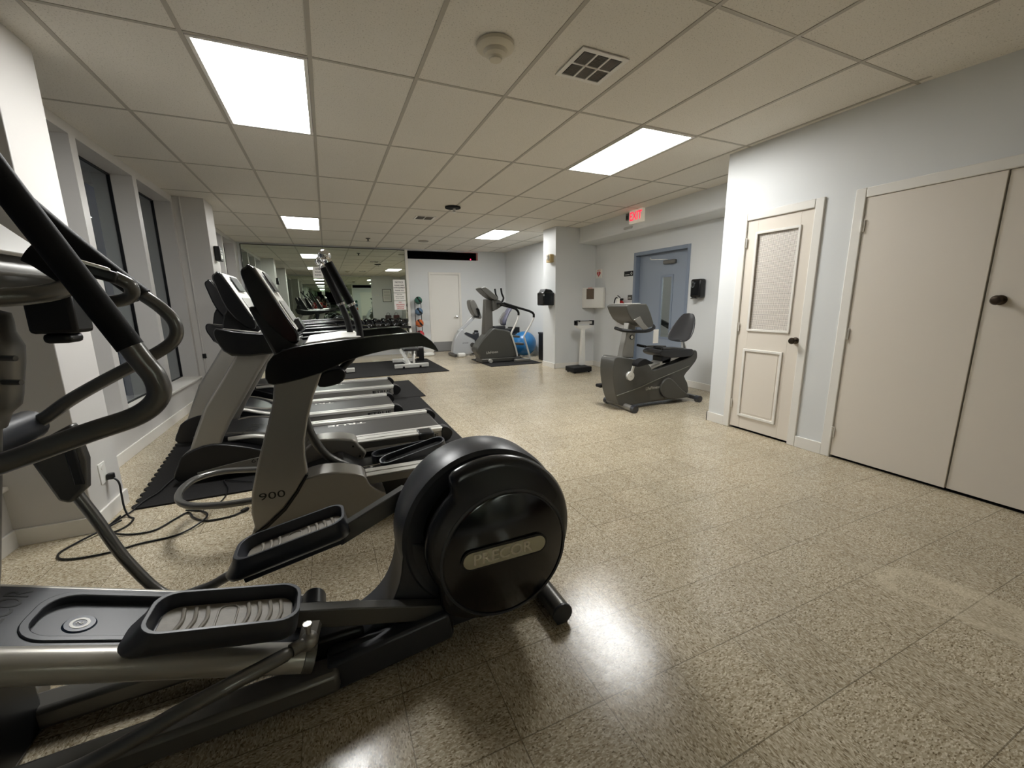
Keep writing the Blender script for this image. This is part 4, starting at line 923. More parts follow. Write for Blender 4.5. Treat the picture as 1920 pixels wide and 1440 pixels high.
# ------------------------------------------------------------------ exit wall fittings
ex = thing('exit_sign', 'lit red and white EXIT sign hung at the ceiling beam', 'exit sign', (4.54, 5.40, 2.50))
MB().box(4.515, 4.565, 5.235, 5.545, 2.505, 2.700).build('housing', mat('ivory sign housing', (226, 222, 204), 0.45, emit=(226, 214, 196), es=0.05), ex, 0.004)
text('EXIT', 0.175, (4.513, 5.392, 2.603), (0, -1, 0), (0, 0, 1), mat('lit red letters', (240, 40, 60), 0.4, emit=(255, 40, 70), es=0.30), 'lettering', ex, 0.001, 0.78, 0.003)
MB().box(4.535, 4.598, 5.36, 5.42, 2.60, 2.64).build('bracket', m_trim, ex)
o = MB().box(4.565, 4.599, 5.625, 5.69, 2.59, 2.69); a = thing('alarm_box', 'small grey and black box beside the EXIT sign on the beam', 'alarm box', (4.6, 5.655, 2.59)); o.build('housing', m_slvd, a, 0.004)
MB().box(4.560, 4.566, 5.64, 5.675, 2.60, 2.655).build('lens', m_blk, a)
o = MB().prism(stadium(5.55, 5.76, 2.475, 0.018), 4.588, 4.5995, 'x').build('vent_cap', mat('grey vent cap', (168, 168, 164), 0.5)); tag(o, 'little flat oval vent low on the ceiling beam under the EXIT sign', 'vent cap')
sg = thing('aed_sign', 'white square AED sign with a red heart on the exit wall', 'sign', (5.0, 7.0, 1.75))
MB().box(4.988, 4.9995, 6.87, 7.07, 1.76, 1.93).build('plate', m_paper, sg, 0.002)
hp = []
for k in range(28):
    t = 2*PI*k/28; hp.append((6.97-0.0036*16*math.sin(t)**3, 1.845+0.0036*(13*math.cos(t)-5*math.cos(2*t)-2*math.cos(3*t)-math.cos(4*t))))
MB().prism(hp, 4.9860, 4.9882, 'x').build('heart', m_red, sg)
MB().prism([(6.978, 1.885), (6.955, 1.842), (6.970, 1.842), (6.958, 1.800), (6.985, 1.852), (6.970, 1.852)], 4.9850, 4.9862, 'x').build('bolt_mark', m_paper, sg)
text('AED', 0.045, (4.9868, 6.97, 1.908), (0, -1, 0), (0, 0, 1), m_red, 'lettering', sg, 0.0004, 1.3)
cb = thing('aed_cabinet', 'white corner mounted AED cabinet with a small window beneath the red heart sign', 'cabinet', (4.9, 6.95, 1.18))
MB().prism([(4.995, 7.095), (4.995, 6.74), (4.93, 6.725), (4.80, 6.82), (4.70, 6.97), (4.69, 7.095)], 1.185, 1.575, 'z').build('cabinet_body', m_white, cb, 0.008)
dn = Vector((4.80-4.70, 6.82-6.97, 0)).normalized(); 
def cq(u, z, off):  # on the bevelled front face
    p = Vector((4.70, 6.97, 0))+dn*u; nn = Vector((dn.y, -dn.x, 0)); 
    return p+nn*off+Vector((0, 0, z))
q = MB(); q.bar(cq(0.01, 1.455, 0.004), cq(0.165, 1.455, 0.004), 0.008, 0.20); q.build('window', mat('brown glass', (104, 90, 76), 0.25, spec=0.6), cb, 0.002)
text('AED', 0.04, cq(0.085, 1.566, 0.006), dn, (0, 0, 1), m_red, 'lettering', cb, 0.0004, 1.2)
fe = thing('fire_extinguisher', 'red fire extinguisher with black hose hung beside the blue grey door', 'fire extinguisher', (4.92, 6.17, 0.93))
MB().lathe([(0, 0), (0.06, 0), (0.068, 0.02), (0.068, 0.30), (0.045, 0.36), (0.02, 0.38), (0, 0.38)], (4.92, 6.17, 0.94), 'z', 24).build('cylinder', mat('fire red', (172, 28, 32), 0.3), fe)
MB().box(4.895, 4.945, 6.13, 6.22, 1.32, 1.36).bar((4.90, 6.17, 1.37), (4.84, 6.17, 1.41), 0.025, 0.012).build('valve_handle', m_blk, fe, 0.005)
MB().tube(cr([(4.90, 6.22, 1.35), (4.89, 6.28, 1.37), (4.87, 6.30, 1.28), (4.87, 6.27, 1.12), (4.87, 6.25, 1.02)], 6), 0.011, 10).build('hose', m_rub, fe)
MB().box(4.835, 4.838, 6.10, 6.19, 1.18, 1.36).build('inspection_tag', m_paper, fe)
s1 = thing('door_sign', 'narrow black sign with white marks at the corner of the blue grey door', 'sign', (5.0, 6.08, 1.75))
MB().box(4.99, 4.9995, 5.965, 6.20, 1.745, 1.835).build('plate', m_blk, s1, 0.002)
MB().ring([(6.0+0.02*math.cos(a), 1.79+0.026*math.sin(a)) for a in [2*PI*k/20 for k in range(20)]], [(6.0+0.012*math.cos(a), 1.79+0.017*math.sin(a)) for a in [2*PI*k/20 for k in range(20)]], 4.9885, 4.9902, 'x').build('symbol', m_white, s1)
MB().box(4.9888, 4.9902, 6.05, 6.17, 1.768, 1.776).build('text_line', m_white, s1)
s2 = thing('door_sign', 'little grey plaque lower down beside the blue grey door', 'sign', (5.0, 6.02, 1.33))
MB().box(4.99, 4.9995, 5.965, 6.075, 1.33, 1.415).build('plate', m_olive, s2, 0.002)
MB().box(4.9885, 4.9902, 5.99, 6.05, 1.37, 1.378).box(4.9885, 4.9902, 5.98, 6.06, 1.35, 1.356).build('text_line', m_white, s2)
so = thing('soap_dispenser', 'black wall dispenser right of the blue grey door', 'dispenser', (4.94, 4.48, 1.33))
MB().box(4.885, 4.998, 4.385, 4.575, 1.345, 1.61).build('housing', m_blkg, so, 0.03, 35, 4)
MB().ring([(4.52+0.032*math.cos(a), 1.53+0.045*math.sin(a)) for a in [2*PI*k/20 for k in range(20)]], [(4.52+0.020*math.cos(a), 1.53+0.028*math.sin(a)) for a in [2*PI*k/20 for k in range(20)]], 4.879, 4.886, 'x').build('emblem', m_chr, so)
MB().box(4.882, 4.94, 4.47, 4.55, 1.325, 1.345).build('nozzle', m_slvd, so, 0.004)
td = thing('towel_dispenser', 'black paper towel dispenser mounted on the left face of the pale grey pillar', 'dispenser', (3.95, 7.28, 1.24))
MB().box(3.835, 4.078, 7.13, 7.40, 1.245, 1.495).build('housing', m_blkg, td, 0.02)
MB().prism([(3.86, 1.495), (4.07, 1.495), (4.02, 1.545), (3.90, 1.56)], 7.16, 7.38).build('lid', m_blk, td, 0.006)
st = thing('alarm_strobe', 'beige alarm strobe on the narrow face of the pale grey pillar', 'strobe', (4.03, 7.25, 2.06))
MB().box(4.0, 4.078, 7.17, 7.33, 2.06, 2.21).build('backbox', m_beige, st, 0.008)
MB().lathe([(0, -0.03), (0.03, -0.03), (0.055, 0), (0, 0)], (4.0, 7.25, 2.15), 'x', 20).build('lens', m_white, st)
# beam scale
sc = thing('physician_scale', 'white beam scale with black platform standing in the corner by the pillar', 'scale', (4.35, 6.55, 0))
MB().box(4.08, 4.47, 6.38, 6.70, 0.02, 0.11).build('platform', m_rub, sc, 0.012)
for x, y in ((4.12, 6.42), (4.43, 6.42), (4.12, 6.66), (4.43, 6.66)): MB().tube([(x, y, 0), (x, y, 0.03)], 0.02, 10).build('foot', m_blk, sc)
q = MB(); v = [q.bm.verts.new(p) for p in ((4.37, 6.60, 0.11), (4.47, 6.60, 0.11), (4.47, 6.69, 0.11), (4.37, 6.69, 0.11), (4.395, 6.61, 0.80), (4.455, 6.61, 0.80), (4.455, 6.67, 0.80), (4.395, 6.67, 0.80))]
for f in ((3,2,1,0),(4,5,6,7),(0,1,5,4),(1,2,6,5),(2,3,7,6),(3,0,4,7)): q.bm.faces.new([v[i] for i in f])
q.build('column', m_white, sc, 0.006)
MB().prism([(4.395, 0.79), (4.46, 0.79), (4.62, 0.83), (4.63, 0.87), (4.26, 0.87), (4.27, 0.84)], 6.61, 6.67).build('beam_head', m_white, sc, 0.006)
MB().box(4.255, 4.64, 6.60, 6.68, 0.895, 0.945).build('weigh_beam', m_alu, sc, 0.004)
MB().box(4.255, 4.275, 6.59, 6.69, 0.87, 0.96).build('beam_bracket', m_blk, sc, 0.003); MB().box(4.60, 4.64, 6.59, 6.69, 0.87, 0.96).build('beam_bracket', m_blk, sc, 0.003)
MB().box(4.30, 4.33, 6.59, 6.69, 0.935, 0.965).box(4.33, 4.60, 6.615, 6.665, 0.940, 0.955).build('sliding_weight', m_blk, sc, 0.003)

# ------------------------------------------------------------------ recumbent bike by the doors
rb = thing('recumbent_bike', 'dark grey recumbent exercise bike standing in front of the blue grey door', 'exercise bike', (3.8, 4.0, 0))
BODY = smooth2([(3.035, 0.58), (3.035, 0.44), (3.075, 0.24), (3.13, 0.10), (3.19, 0.05), (3.55, 0.055), (3.95, 0.07), (4.20, 0.085), (4.27, 0.13), (4.24, 0.25), (4.18, 0.34), (4.26, 0.42), (4.36, 0.52), (4.385, 0.58), (4.37, 0.655), (4.33, 0.665), (4.30, 0.64), (4.27, 0.59), (3.95, 0.51), (3.66, 0.455), (3.62, 0.49), (3.56, 0.545), (3.49, 0.575), (3.40, 0.60), (3.30, 0.625), (3.10, 0.66), (3.05, 0.64)], 2)
bd = MB().prism(BODY, 3.90, 4.16).build('body_shell', m_olive, rb, 0.022, 40, 3)
q = MB().prism(smooth2([(3.76, 0.22), (3.80, 0.31), (3.89, 0.345), (3.985, 0.29), (4.10, 0.19), (4.26, 0.075), (4.20, 0.055), (3.92, 0.07), (3.81, 0.12)], 3), 3.865, 3.90); q.build('drive_cover', m_olive, rb, 0.012, 40, 3)
q = MB().tube(cr([(3.10, 3.896, 0.19), (3.4, 3.896, 0.25), (3.75, 3.896, 0.345), (4.06, 3.896, 0.42), (4.25, 3.896, 0.47)], 5), 0.006, 6); q.build('seam', mat('pale seam', (110, 108, 100), 0.4), bd)
text('LifeFitness', 0.055, (3.655, 3.898, 0.235), (1, 0, 0.04), (0, 0, 1), m_alu, 'lettering', bd, 0.0006, 1.0)
MB().prism([(3.60, 0.455), (3.62, 0.50), (4.30, 0.665), (4.30, 0.63), (3.66, 0.455)], 3.95, 4.11).build('seat_rail', m_alu, rb, 0.004)
MB().prism([(3.66, 0.49), (3.78, 0.52), (3.78, 0.535), (3.66, 0.51)], 3.93, 4.13).build('adjustment_plate', m_slv, rb, 0.003)
q = MB().prism([(3.225, 0.62), (3.41, 0.62), (3.425, 0.95), (3.40, 1.10), (3.33, 1.10), (3.295, 0.96)], 3.99, 4.09); ms_ = q.build('mast', m_slv, rb, 0.012)
MB().ring(circ(3.365, 0.875, 0.030, 28), circ(3.365, 0.875, 0.022, 28), 3.984, 3.991).build('round_emblem', m_blk, ms_)
MB().prism(circ(3.365, 0.875, 0.022, 28), 3.986, 3.991).build('emblem_face', m_white, ms_)
# console: screen faces the rider (+X), back faces -X
CN = smooth2([(3.16, 1.225), (3.155, 1.255), (3.23, 1.275), (3.42, 1.272), (3.475, 1.25), (3.575, 1.05), (3.55, 1.0), (3.48, 0.99), (3.40, 1.01), (3.245, 1.09)], 2)
cn = MB().prism(CN, 3.86, 4.22).build('console', m_olive, rb, 0.018, 40, 3)
MB().prism([(3.21, 1.277), (3.40, 1.277), (3.40, 1.281), (3.21, 1.281)], 3.90, 4.18).build('reading_rack', m_white, cn, 0.002)
MB().bar((3.492, 4.04, 1.235), (3.578, 4.04, 1.06), 0.30, 0.008, (1, 0, 0.5)).build('screen', m_blk, cn)
q = MB().prism([(3.27, 1.09), (3.36, 1.13), (3.42, 1.05), (3.50, 0.985), (3.42, 0.96), (3.33, 1.04)], 3.852, 3.862); q.build('console_neck', m_slv, rb, 0.004)
q = MB().tube(cr([(3.20, 4.10, 0.985), (3.20, 3.95, 0.965), (3.32, 3.86, 0.955), (3.50, 3.86, 0.955), (3.64, 3.92, 0.985), (3.70, 4.04, 1.01), (3.64, 4.16, 0.995)], 6), 0.020, 12); q.build('front_handlebar', m_blk, rb)
tg = MB().box(3.585, 3.665, 3.862, 3.866, 0.80, 0.965).build('hanging_tag', m_paper, rb); 
# seat
BK = [(4.17, 0.72), (4.13, 0.78), (3.97+0.04, 0.80)]
q = MB(); rings = []
for (x, z, hw, th) in ((4.165, 0.775, 0.12, 0.045), (4.18, 0.82, 0.205, 0.075), (4.235, 0.92, 0.205, 0.08), (4.29, 1.02, 0.165, 0.072), (4.325, 1.10, 0.12, 0.06), (4.335, 1.145, 0.075, 0.035)):
    rings.append([q.bm.verts.new((x+0.22*(z-0.77)*0+0.06*abs(v/hw)**2*(-1)*0.6+u*th/2, 4.04+v, z)) for u, v in [(math.cos(a), hw*math.sin(a)) for a in [2*PI*k/24 for k in range(24)]]])
for A, B in zip(rings, rings[1:]):
    for k in range(24): q.bm.faces.new((A[k], A[(k+1) % 24], B[(k+1) % 24], B[k]))
q.bm.faces.new(rings[0][::-1]); q.bm.faces.new(rings[-1])
q.move(Matrix.Translation((0.02, 0, 0)))
q.build('backrest', m_vinyl, rb, 0, 60, 2, 1)
q = MB().prism(smooth2([(3.74, 0.645), (3.75, 0.695), (3.90, 0.705), (4.10, 0.70), (4.26, 0.69), (4.28, 0.655), (4.24, 0.60), (3.90, 0.60)], 3), 3.88, 4.20); q.build('seat', m_vinyl, rb, 0.03, 40, 3)
MB().tube([(4.20, 3.98, 0.66), (4.17, 3.98, 0.80)], 0.012, 10).build('backrest_post', m_alu, rb); MB().tube([(4.33, 4.04, 0.64), (4.27, 4.06, 0.80)], 0.016, 10).build('backrest_post', m_alu, rb)
MB().box(3.83, 3.98, 3.95, 4.12, 0.52, 0.61).build('seat_carriage', m_blk, rb, 0.006)
for y in (3.90, 4.20):
    h = MB().tube(cr([(4.12, y, 0.70), (3.95, y, 0.715), (3.80, y, 0.72), (3.72, y-0.03, 0.725)], 5), 0.013, 10).build('seat_handle', m_gun, rb)
    MB().tube([(3.76, y-0.014, 0.722), (3.60, y-0.05, 0.752)], 0.017, 10).build('foam_grip', m_foam, h)
MB().prism(circ(3.275, 0.42, 0.055, 24), 3.868, 3.90).bar((3.275, 3.874, 0.42), (3.325, 3.874, 0.575), 0.02, 0.03).build('crank_arm', m_alu, rb, 0.004)
MB().prism(smooth2([(3.28, 0.545), (3.29, 0.60), (3.38, 0.635), (3.46, 0.605), (3.52, 0.575), (3.40, 0.56)], 3), 3.76, 3.86).build('pedal', m_rub, rb, 0.01)
MB().prism([(3.05, 0.24), (3.16, 0.24), (3.16, 0.28), (3.05, 0.28)], 4.17, 4.27).build('pedal', m_rub, rb, 0.01)
f1 = MB().tube([(3.235, 3.74, 0.045), (3.235, 4.26, 0.045)], 0.036, 16).build('front_stabilizer', m_slv, rb)
for y in ((3.71, 3.765), (4.235, 4.29)): MB().tube([(3.235, y[0], 0.045), (3.235, y[1], 0.045)], 0.043, 16).build('end_cap', m_char, f1)
f2 = MB().bar((4.33, 3.80, 0.055), (4.33, 4.22, 0.055), 0.06, 0.05).build('rear_stabilizer', m_gun, rb, 0.006)
for y in ((3.76, 3.82), (4.20, 4.26)): MB().tube([(4.33, y[0], 0.045), (4.33, y[1], 0.045)], 0.043, 16).build('end_cap', m_char, f2)
MB().bar((3.235, 4.03, 0.05), (4.33, 4.03, 0.05), 0.09, 0.05).build('base_beam', m_slvd, rb, 0.006)

# ------------------------------------------------------------------ stair climber, upright bike, second recumbent, balls
sc = thing('stair_climber', 'dark grey stair climber with tall grey mast and curved rails by the pillar', 'exercise machine', (3.5, 8.6, 0))
SB = smooth2([(2.895, 0.30), (2.96, 0.18), (3.02, 0.09), (3.3, 0.075), (3.75, 0.09), (3.90, 0.13), (3.86, 0.30), (3.78, 0.50), (3.73, 0.655), (3.60, 0.71), (3.42, 0.745), (3.30, 0.755), (3.16, 0.64), (3.02, 0.50)], 3)
b = MB().prism(SB, 8.44, 8.80).build('body_shell', mat('graphite shell', (72, 72, 68), 0.36, spec=0.45), sc, 0.03, 40, 3)
text('LifeFitness', 0.075, (3.26, 8.4385, 0.235), (1, 0, 0.05), (0, 0, 1), m_alu, 'lettering', b, 0.0008, 0.9)
MB().prism([(3.13, 0.55), (3.36, 0.55), (3.35, 1.36), (3.20, 1.39)], 8.60, 8.78).build('mast', m_slvd, sc, 0.012)
MB().prism([(3.32, 1.12), (3.44, 1.17), (3.56, 1.24), (3.54, 1.34), (3.42, 1.40), (3.33, 1.36)], 8.52, 8.84).build('handlebar_hub', m_olive, sc, 0.015)
co = MB().prism(smooth2([(3.06, 1.60), (3.08, 1.63), (3.17, 1.64), (3.36, 1.50), (3.45, 1.40), (3.36, 1.37), (3.20, 1.47)], 3), 8.50, 8.86).build('console', m_olive, sc, 0.015)
MB().bar((3.20, 8.68, 1.622), (3.42, 8.68, 1.435), 0.30, 0.008, (0.6, 0, 0.8)).build('screen', m_blk, co)
for y, pts in ((8.42, [(3.46, 1.27), (3.70, 1.21), (3.83, 1.17), (3.895, 1.10), (3.90, 1.03), (3.85, 0.88), (3.72, 0.64), (3.74, 0.55), (3.82, 0.30), (3.86, 0.12)]), (8.24, [(3.46, 1.30), (3.80, 1.20), (4.08, 1.12), (4.18, 1.06), (4.19, 0.98), (4.12, 0.84), (3.96, 0.60), (3.97, 0.50), (4.06, 0.20), (4.09, 0.07)])):
    r = MB().tube(cr([(x, y, z) for x, z in pts], 5), 0.020, 12).build('side_rail', m_alu, sc)
    MB().tube(cr([(x, y, z) for x, z in pts[:5]], 5), 0.025, 12).build('foam_grip', m_foam, r)
for y in (8.50, 8.86):
    MB().tube(cr([(3.50, y, 1.28), (3.56, y, 1.36), (3.575, y, 1.42), (3.54, y, 1.50), (3.52, y, 1.62)], 5), 0.020, 10).build('upper_grip', m_foam, sc)
MB().tube([(3.44, 8.22, 1.29), (3.44, 8.90, 1.29)], 0.022, 10).build('crossbar', m_blk, sc)
MB().bar((3.72, 8.55, 0.40), (4.05, 8.52, 0.375), 0.16, 0.05).build('step_pedal', m_gun, sc, 0.01); MB().bar((3.72, 8.75, 0.56), (4.05, 8.76, 0.53), 0.16, 0.05).build('step_pedal', m_gun, sc, 0.01)
MB().box(3.72, 4.10, 8.22, 8.30, 0.012, 0.075).build('base_rail', m_slv, sc, 0.012); MB().box(3.0, 3.95, 8.40, 8.82, 0.02, 0.10).build('base_plate', m_gun, sc, 0.01)
MB().tube([(3.19, 8.34, 0.055), (3.19, 8.46, 0.055)], 0.042, 14).build('wheel', m_alu, sc)
MB().box(3.35, 3.62, 8.50, 8.74, 0.73, 0.80).build('top_tray', m_char, sc, 0.015)

ub = thing('upright_bike', 'light grey upright exercise bike standing in front of the white back door', 'exercise bike', (3.1, 10.0, 0))
b = MB().prism(smooth2([(2.79, 0.16), (2.83, 0.36), (2.90, 0.52), (3.02, 0.66), (3.08, 0.66), (3.12, 0.585), (3.33, 0.47), (3.37, 0.44), (3.33, 0.06), (2.83, 0.06)], 2), 9.92, 10.12).build('body_shell', mat('pale silver shell', (186, 188, 190), 0.35, metal=0.25), ub, 0.02)
text('precor', 0.05, (3.12, 9.918, 0.33), (1, 0, 0), (0, 0, 1), m_ink, 'lettering', b, 0.0005, 1.1)
MB().bar((2.98, 10.02, 0.60), (3.40, 10.02, 0.98), 0.07, 0.09).build('mast', MATS['pale silver shell'], ub, 0.012)
c_ = MB().prism(smooth2([(3.26, 1.36), (3.34, 1.39), (3.40, 1.34), (3.48, 1.18), (3.56, 0.96), (3.50, 0.92), (3.38, 1.0), (3.28, 1.18)], 3), 9.88, 10.16).build('console', m_slvd, ub, 0.02)
MB().bar((3.395, 10.02, 1.33), (3.475, 10.02, 1.17), 0.2, 0.008, (1, 0, 0.4)).build('screen', m_blk, c_)
for y in (9.84, 10.20): MB().tube(cr([(3.42, y, 0.97), (3.47, y, 1.02), (3.46, y, 1.14), (3.41, y, 1.17)], 5), 0.024, 10).build('handlebar_grip', m_foam, ub)
MB().tube([(3.40, 9.84, 0.97), (3.40, 10.20, 0.97)], 0.02, 10).build('handlebar', m_blk, ub)
MB().prism([(3.09, 0.56), (3.14, 0.60), (3.42, 0.50), (3.45, 0.42), (3.40, 0.38)], 9.905, 9.925).build('side_guard', m_char, ub, 0.004)
MB().box(3.36, 3.50, 9.94, 10.10, 0.30, 0.58).build('seat_post_sleeve', m_char, ub, 0.03)
MB().ball((3.44, 10.02, 0.60), 0.05, (1.2, 1.4, 0.7)).build('adjustment_knob', m_blk, ub)
MB().prism(circ(3.30, 0.27, 0.06, 20), 9.885, 9.92).bar((3.30, 9.89, 0.27), (3.36, 9.89, 0.14), 0.02, 0.03).build('crank_arm', m_gun, ub)
MB().tube([(2.80, 9.72, 0.045), (2.80, 10.30, 0.045)], 0.035, 12).build('front_stabilizer', m_gun, ub); MB().box(2.86, 3.05, 9.70, 9.82, 0.0, 0.10).build('pedal', m_white, ub, 0.03)
MB().tube([(3.36, 9.80, 0.04), (3.36, 10.24, 0.04)], 0.03, 12).build('rear_stabilizer', m_gun, ub)

rc2 = thing('recumbent_bike', 'partly hidden exercise bike with a tall grey ribbed backrest behind the stair climber', 'exercise bike', (4.2, 9.75, 0))
q = MB(); rings = []
for (x, z, hw) in ((4.04, 0.74, 0.10), (4.02, 0.80, 0.15), (4.03, 0.88, 0.17), (4.08, 0.98, 0.15), (4.14, 1.07, 0.12), (4.20, 1.15, 0.11), (4.23, 1.19, 0.08)):
    rings.append([q.bm.verts.new((x+0.06*math.cos(a), 9.62+hw*math.sin(a), z)) for a in [2*PI*k/20 for k in range(20)]])
for A, B in zip(rings, rings[1:]):
    for k in range(20): q.bm.faces.new((A[k], A[(k+1) % 20], B[(k+1) % 20], B[k]))
q.bm.faces.new(rings[0][::-1]); q.bm.faces.new(rings[-1])
bk = q.build('backrest', mat('grey violet mesh', (96, 96, 112), 0.5), rc2, 0, 60, 2, 1)
for k in (-0.09, -0.03, 0.03, 0.09): MB().tube(cr([(3.955, 9.62+k, 0.80), (3.955, 9.62+k*1.1, 0.88), (4.01, 9.62+k*0.95, 0.98), (4.07, 9.62+k*0.8, 1.07)], 4), 0.006, 6).build('rib', m_slv, bk)
MB().box(3.85, 4.25, 9.46, 9.80, 0.60, 0.67).build('seat', m_vinyl, rc2, 0.02); MB().box(4.22, 4.42, 9.48, 9.78, 0.56, 0.70).build('rear_bracket', m_blk, rc2, 0.01)
MB().prism([(3.60, 0.08), (4.42, 0.08), (4.40, 0.58), (4.10, 0.60), (3.70, 0.42)], 9.58, 9.74).build('body_shell', m_slvd, rc2, 0.02); MB().box(4.34, 4.42, 9.46, 9.96, 0.0, 0.08).build('rear_stabilizer', m_gun, rc2, 0.006); MB().box(3.60, 3.68, 9.36, 9.96, 0.0, 0.08).build('front_stabilizer', m_gun, rc2, 0.006)
MB().tube([(4.08, 9.64, 0.66), (4.07, 9.64, 0.80)], 0.02, 10).build('backrest_post', m_alu, rc2)
o = MB().ball((4.405, 9.20, 0.312), 0.30, (1, 1, 1), 40).build('exercise_ball', m_blue); tag(o, 'large blue exercise ball resting on the floor behind the stair climber rails', 'exercise ball')
bn = thing('waste_bin', 'tall narrow black bin in the alcove just left of the pillar', 'bin', (4.50, 8.30, 0))
MB().box(4.41, 4.70, 8.18, 8.44, 0.0, 0.60).build('bin_body', m_blk, bn, 0.01); MB().box(4.40, 4.71, 8.17, 8.45, 0.60, 0.635).build('bin_rim', m_char, bn, 0.006)
# medicine balls
rk = thing('medicine_ball_rack', 'slim black rack holding four medicine balls beside the white back door', 'rack', (2.21, 11.02, 0))
MB().tube([(2.13, 11.08, 0.03), (2.13, 11.08, 1.42)], 0.010, 10).build('post', m_gun, rk); MB().tube([(2.29, 11.08, 0.03), (2.29, 11.08, 1.42)], 0.010, 10).build('post', m_gun, rk)
MB().box(2.08, 2.34, 10.90, 11.14, 0, 0.03).build('base', m_blk, rk, 0.004)
balls = [(1.395, 0.098, (44, 98, 84), 'dark green medicine ball at the top of the slim rack'), (1.105, 0.102, (84, 112, 140), 'blue grey medicine ball second from the top of the rack'), (0.805, 0.104, (196, 100, 48), 'orange medicine ball third from the top of the rack'), (0.51, 0.106, (186, 48, 56), 'red medicine ball lowest on the slim rack')]
for z, r, c_, lb in balls:
    b = MB().ball((2.21, 10.98, z), r, (1, 1, 1), 28).build('medicine_ball', mat('rubber '+lb[:12], c_, 0.5))
    tag(b, lb, 'medicine ball', 'medicine balls on the slim rack')
    MB().ring([(2.21+(r*0.9)*math.cos(a), 10.98+(r*0.9)*math.sin(a)) for a in [2*PI*k/20 for k in range(20)]], [(2.21+(r*0.80)*math.cos(a), 10.98+(r*0.80)*math.sin(a)) for a in [2*PI*k/20 for k in range(20)]], z-r*0.62, z-r*0.52, 'z').build('shelf_ring', m_gun, rk)
    q = MB(); q.ball((2.21, 10.98, z), r*1.006, (1, 1, 1), 28)
    dead = [f for f in q.bm.faces if abs((f.calc_center_median()-Vector((2.21, 10.98, z))).normalized().dot(Vector((0.75, -0.35, 0.55)).normalized())-0.35) > 0.17]
    bmesh.ops.delete(q.bm, geom=dead, context='FACES'); q.build('black_band', m_rub, b)

# ------------------------------------------------------------------ dumbbells and benches before the mirror
dr = thing('dumbbell_rack', 'low white legged dumbbell rack standing against the mirror', 'rack', (1.0, 10.85, 0))
for x in (0.02, 1.94):
    MB().tube(cr([(x, 10.62, 0.02), (x, 10.66, 0.30), (x-0.01, 10.80, 0.62), (x-0.03, 10.92, 0.84)], 5), 0.035, 12).build('leg', m_white, dr)
    MB().box(x-0.04, x+0.04, 10.55, 11.08, 0, 0.05).build('foot', m_white, dr, 0.01)
for z, y in ((0.735, 10.86), (0.42, 10.72)):
    for dy in (-0.09, 0.09): MB().box(0.02, 1.94, y+dy-0.02, y+dy+0.02, z-0.03, z+0.02).build('shelf_rail', m_blk, dr)
db = thing('dumbbell', 'round headed black dumbbell in the dumbbell rack rows', 'dumbbell', (0, 0, 0), 'dumbbells in the rack before the mirror')
MB().tube([(0, -0.07, 0), (0, 0.07, 0)], 0.016, 10).build('handle', m_chr, db)
for s_ in (-1, 1): MB().lathe([(0, 0.065), (0.085, 0.065), (0.094, 0.078), (0.094, 0.118), (0.072, 0.132), (0.055, 0.124), (0, 0.124)] if s_ > 0 else [(0, -0.065), (0.085, -0.065), (0.094, -0.078), (0.094, -0.118), (0.072, -0.132), (0.055, -0.124), (0, -0.124)], (0, 0, 0), 'y', 22).build('weight_head', m_blkg, db)
spots = [(0.10+0.209*k, 10.86, 0.85) for k in range(9)]
ORD = ['leftmost', 'second from the left', 'third from the left', 'fourth from the left', 'middle', 'fourth from the right', 'third from the right', 'second from the right', 'rightmost']
for k, p in enumerate(spots):
    o = db if k == 0 else copy_tree(db); o.location = p
    o['label'] = '%s of the black round headed dumbbells on the rack before the mirror' % ORD[k]
def bench(x, y, label):
    t = thing('weight_bench', label, 'weight bench', (x, y+0.5, 0), 'weight benches on the wide mat')
    f = MB().box(x-0.345, x+0.345, y, y+0.07, 0.025, 0.105).build('foot_bar', m_white, t, 0.008)
    for dx in (-0.17, 0.17): MB().box(x+dx-0.02, x+dx+0.02, y-0.006, y+0.06, 0.012, 0.06).build('rubber_foot', m_rub, f)
    MB().bar((x, y+0.03, 0.06), (x, y+1.05, 0.06), 0.07, 0.07).build('base_spine', m_white, t, 0.006)
    MB().box(x-0.24, x+0.24, y+1.02, y+1.09, 0.012, 0.09).build('rear_foot_bar', m_white, t, 0.006)
    MB().bar((x-0.05, y+0.06, 0.09), (x-0.16, y+0.30, 0.38), 0.05, 0.06).build('frame_strut', m_white, t, 0.006); MB().bar((x+0.05, y+0.06, 0.09), (x+0.08, y+0.32, 0.38), 0.05, 0.06).build('frame_strut', m_alu, t, 0.006)
    MB().bar((x, y+0.80, 0.09), (x, y+0.45, 0.38), 0.05, 0.06).build('frame_strut', m_white, t, 0.006)
    MB().bar((x-0.10, y+0.16, 0.23), (x+0.18, y+0.20, 0.20), 0.03, 0.03).build('adjustment_pin', m_chr, t)
    MB().box(x-0.15, x+0.15, y-0.02, y+0.42, 0.365, 0.42).build('seat_pad', m_vinyl, t, 0.02); MB().box(x-0.14, x+0.14, y+0.44, y+1.25, 0.365, 0.425).build('back_pad', m_vinyl, t, 0.02)
    return t
bench(1.50, 8.44, 'white framed weight bench with black pad at the right end of the wide mat')
bench(0.05, 8.40, 'white framed weight bench mostly hidden behind the 900 elliptical')
kb = thing('floor_stand', 'dark low stand on the floor right of the dumbbell rack', 'stand', (2.0, 9.6, 0))
MB().box(1.82, 1.98, 9.52, 9.72, 0, 0.30).build('stand_body', m_blk, kb, 0.01)
tag(MB().box(2.10, 2.42, 10.35, 10.55, 0.0, 0.08).build('floor_box', m_white, None, 0.02), 'low white box on the floor beneath the column of medicine balls', 'box')

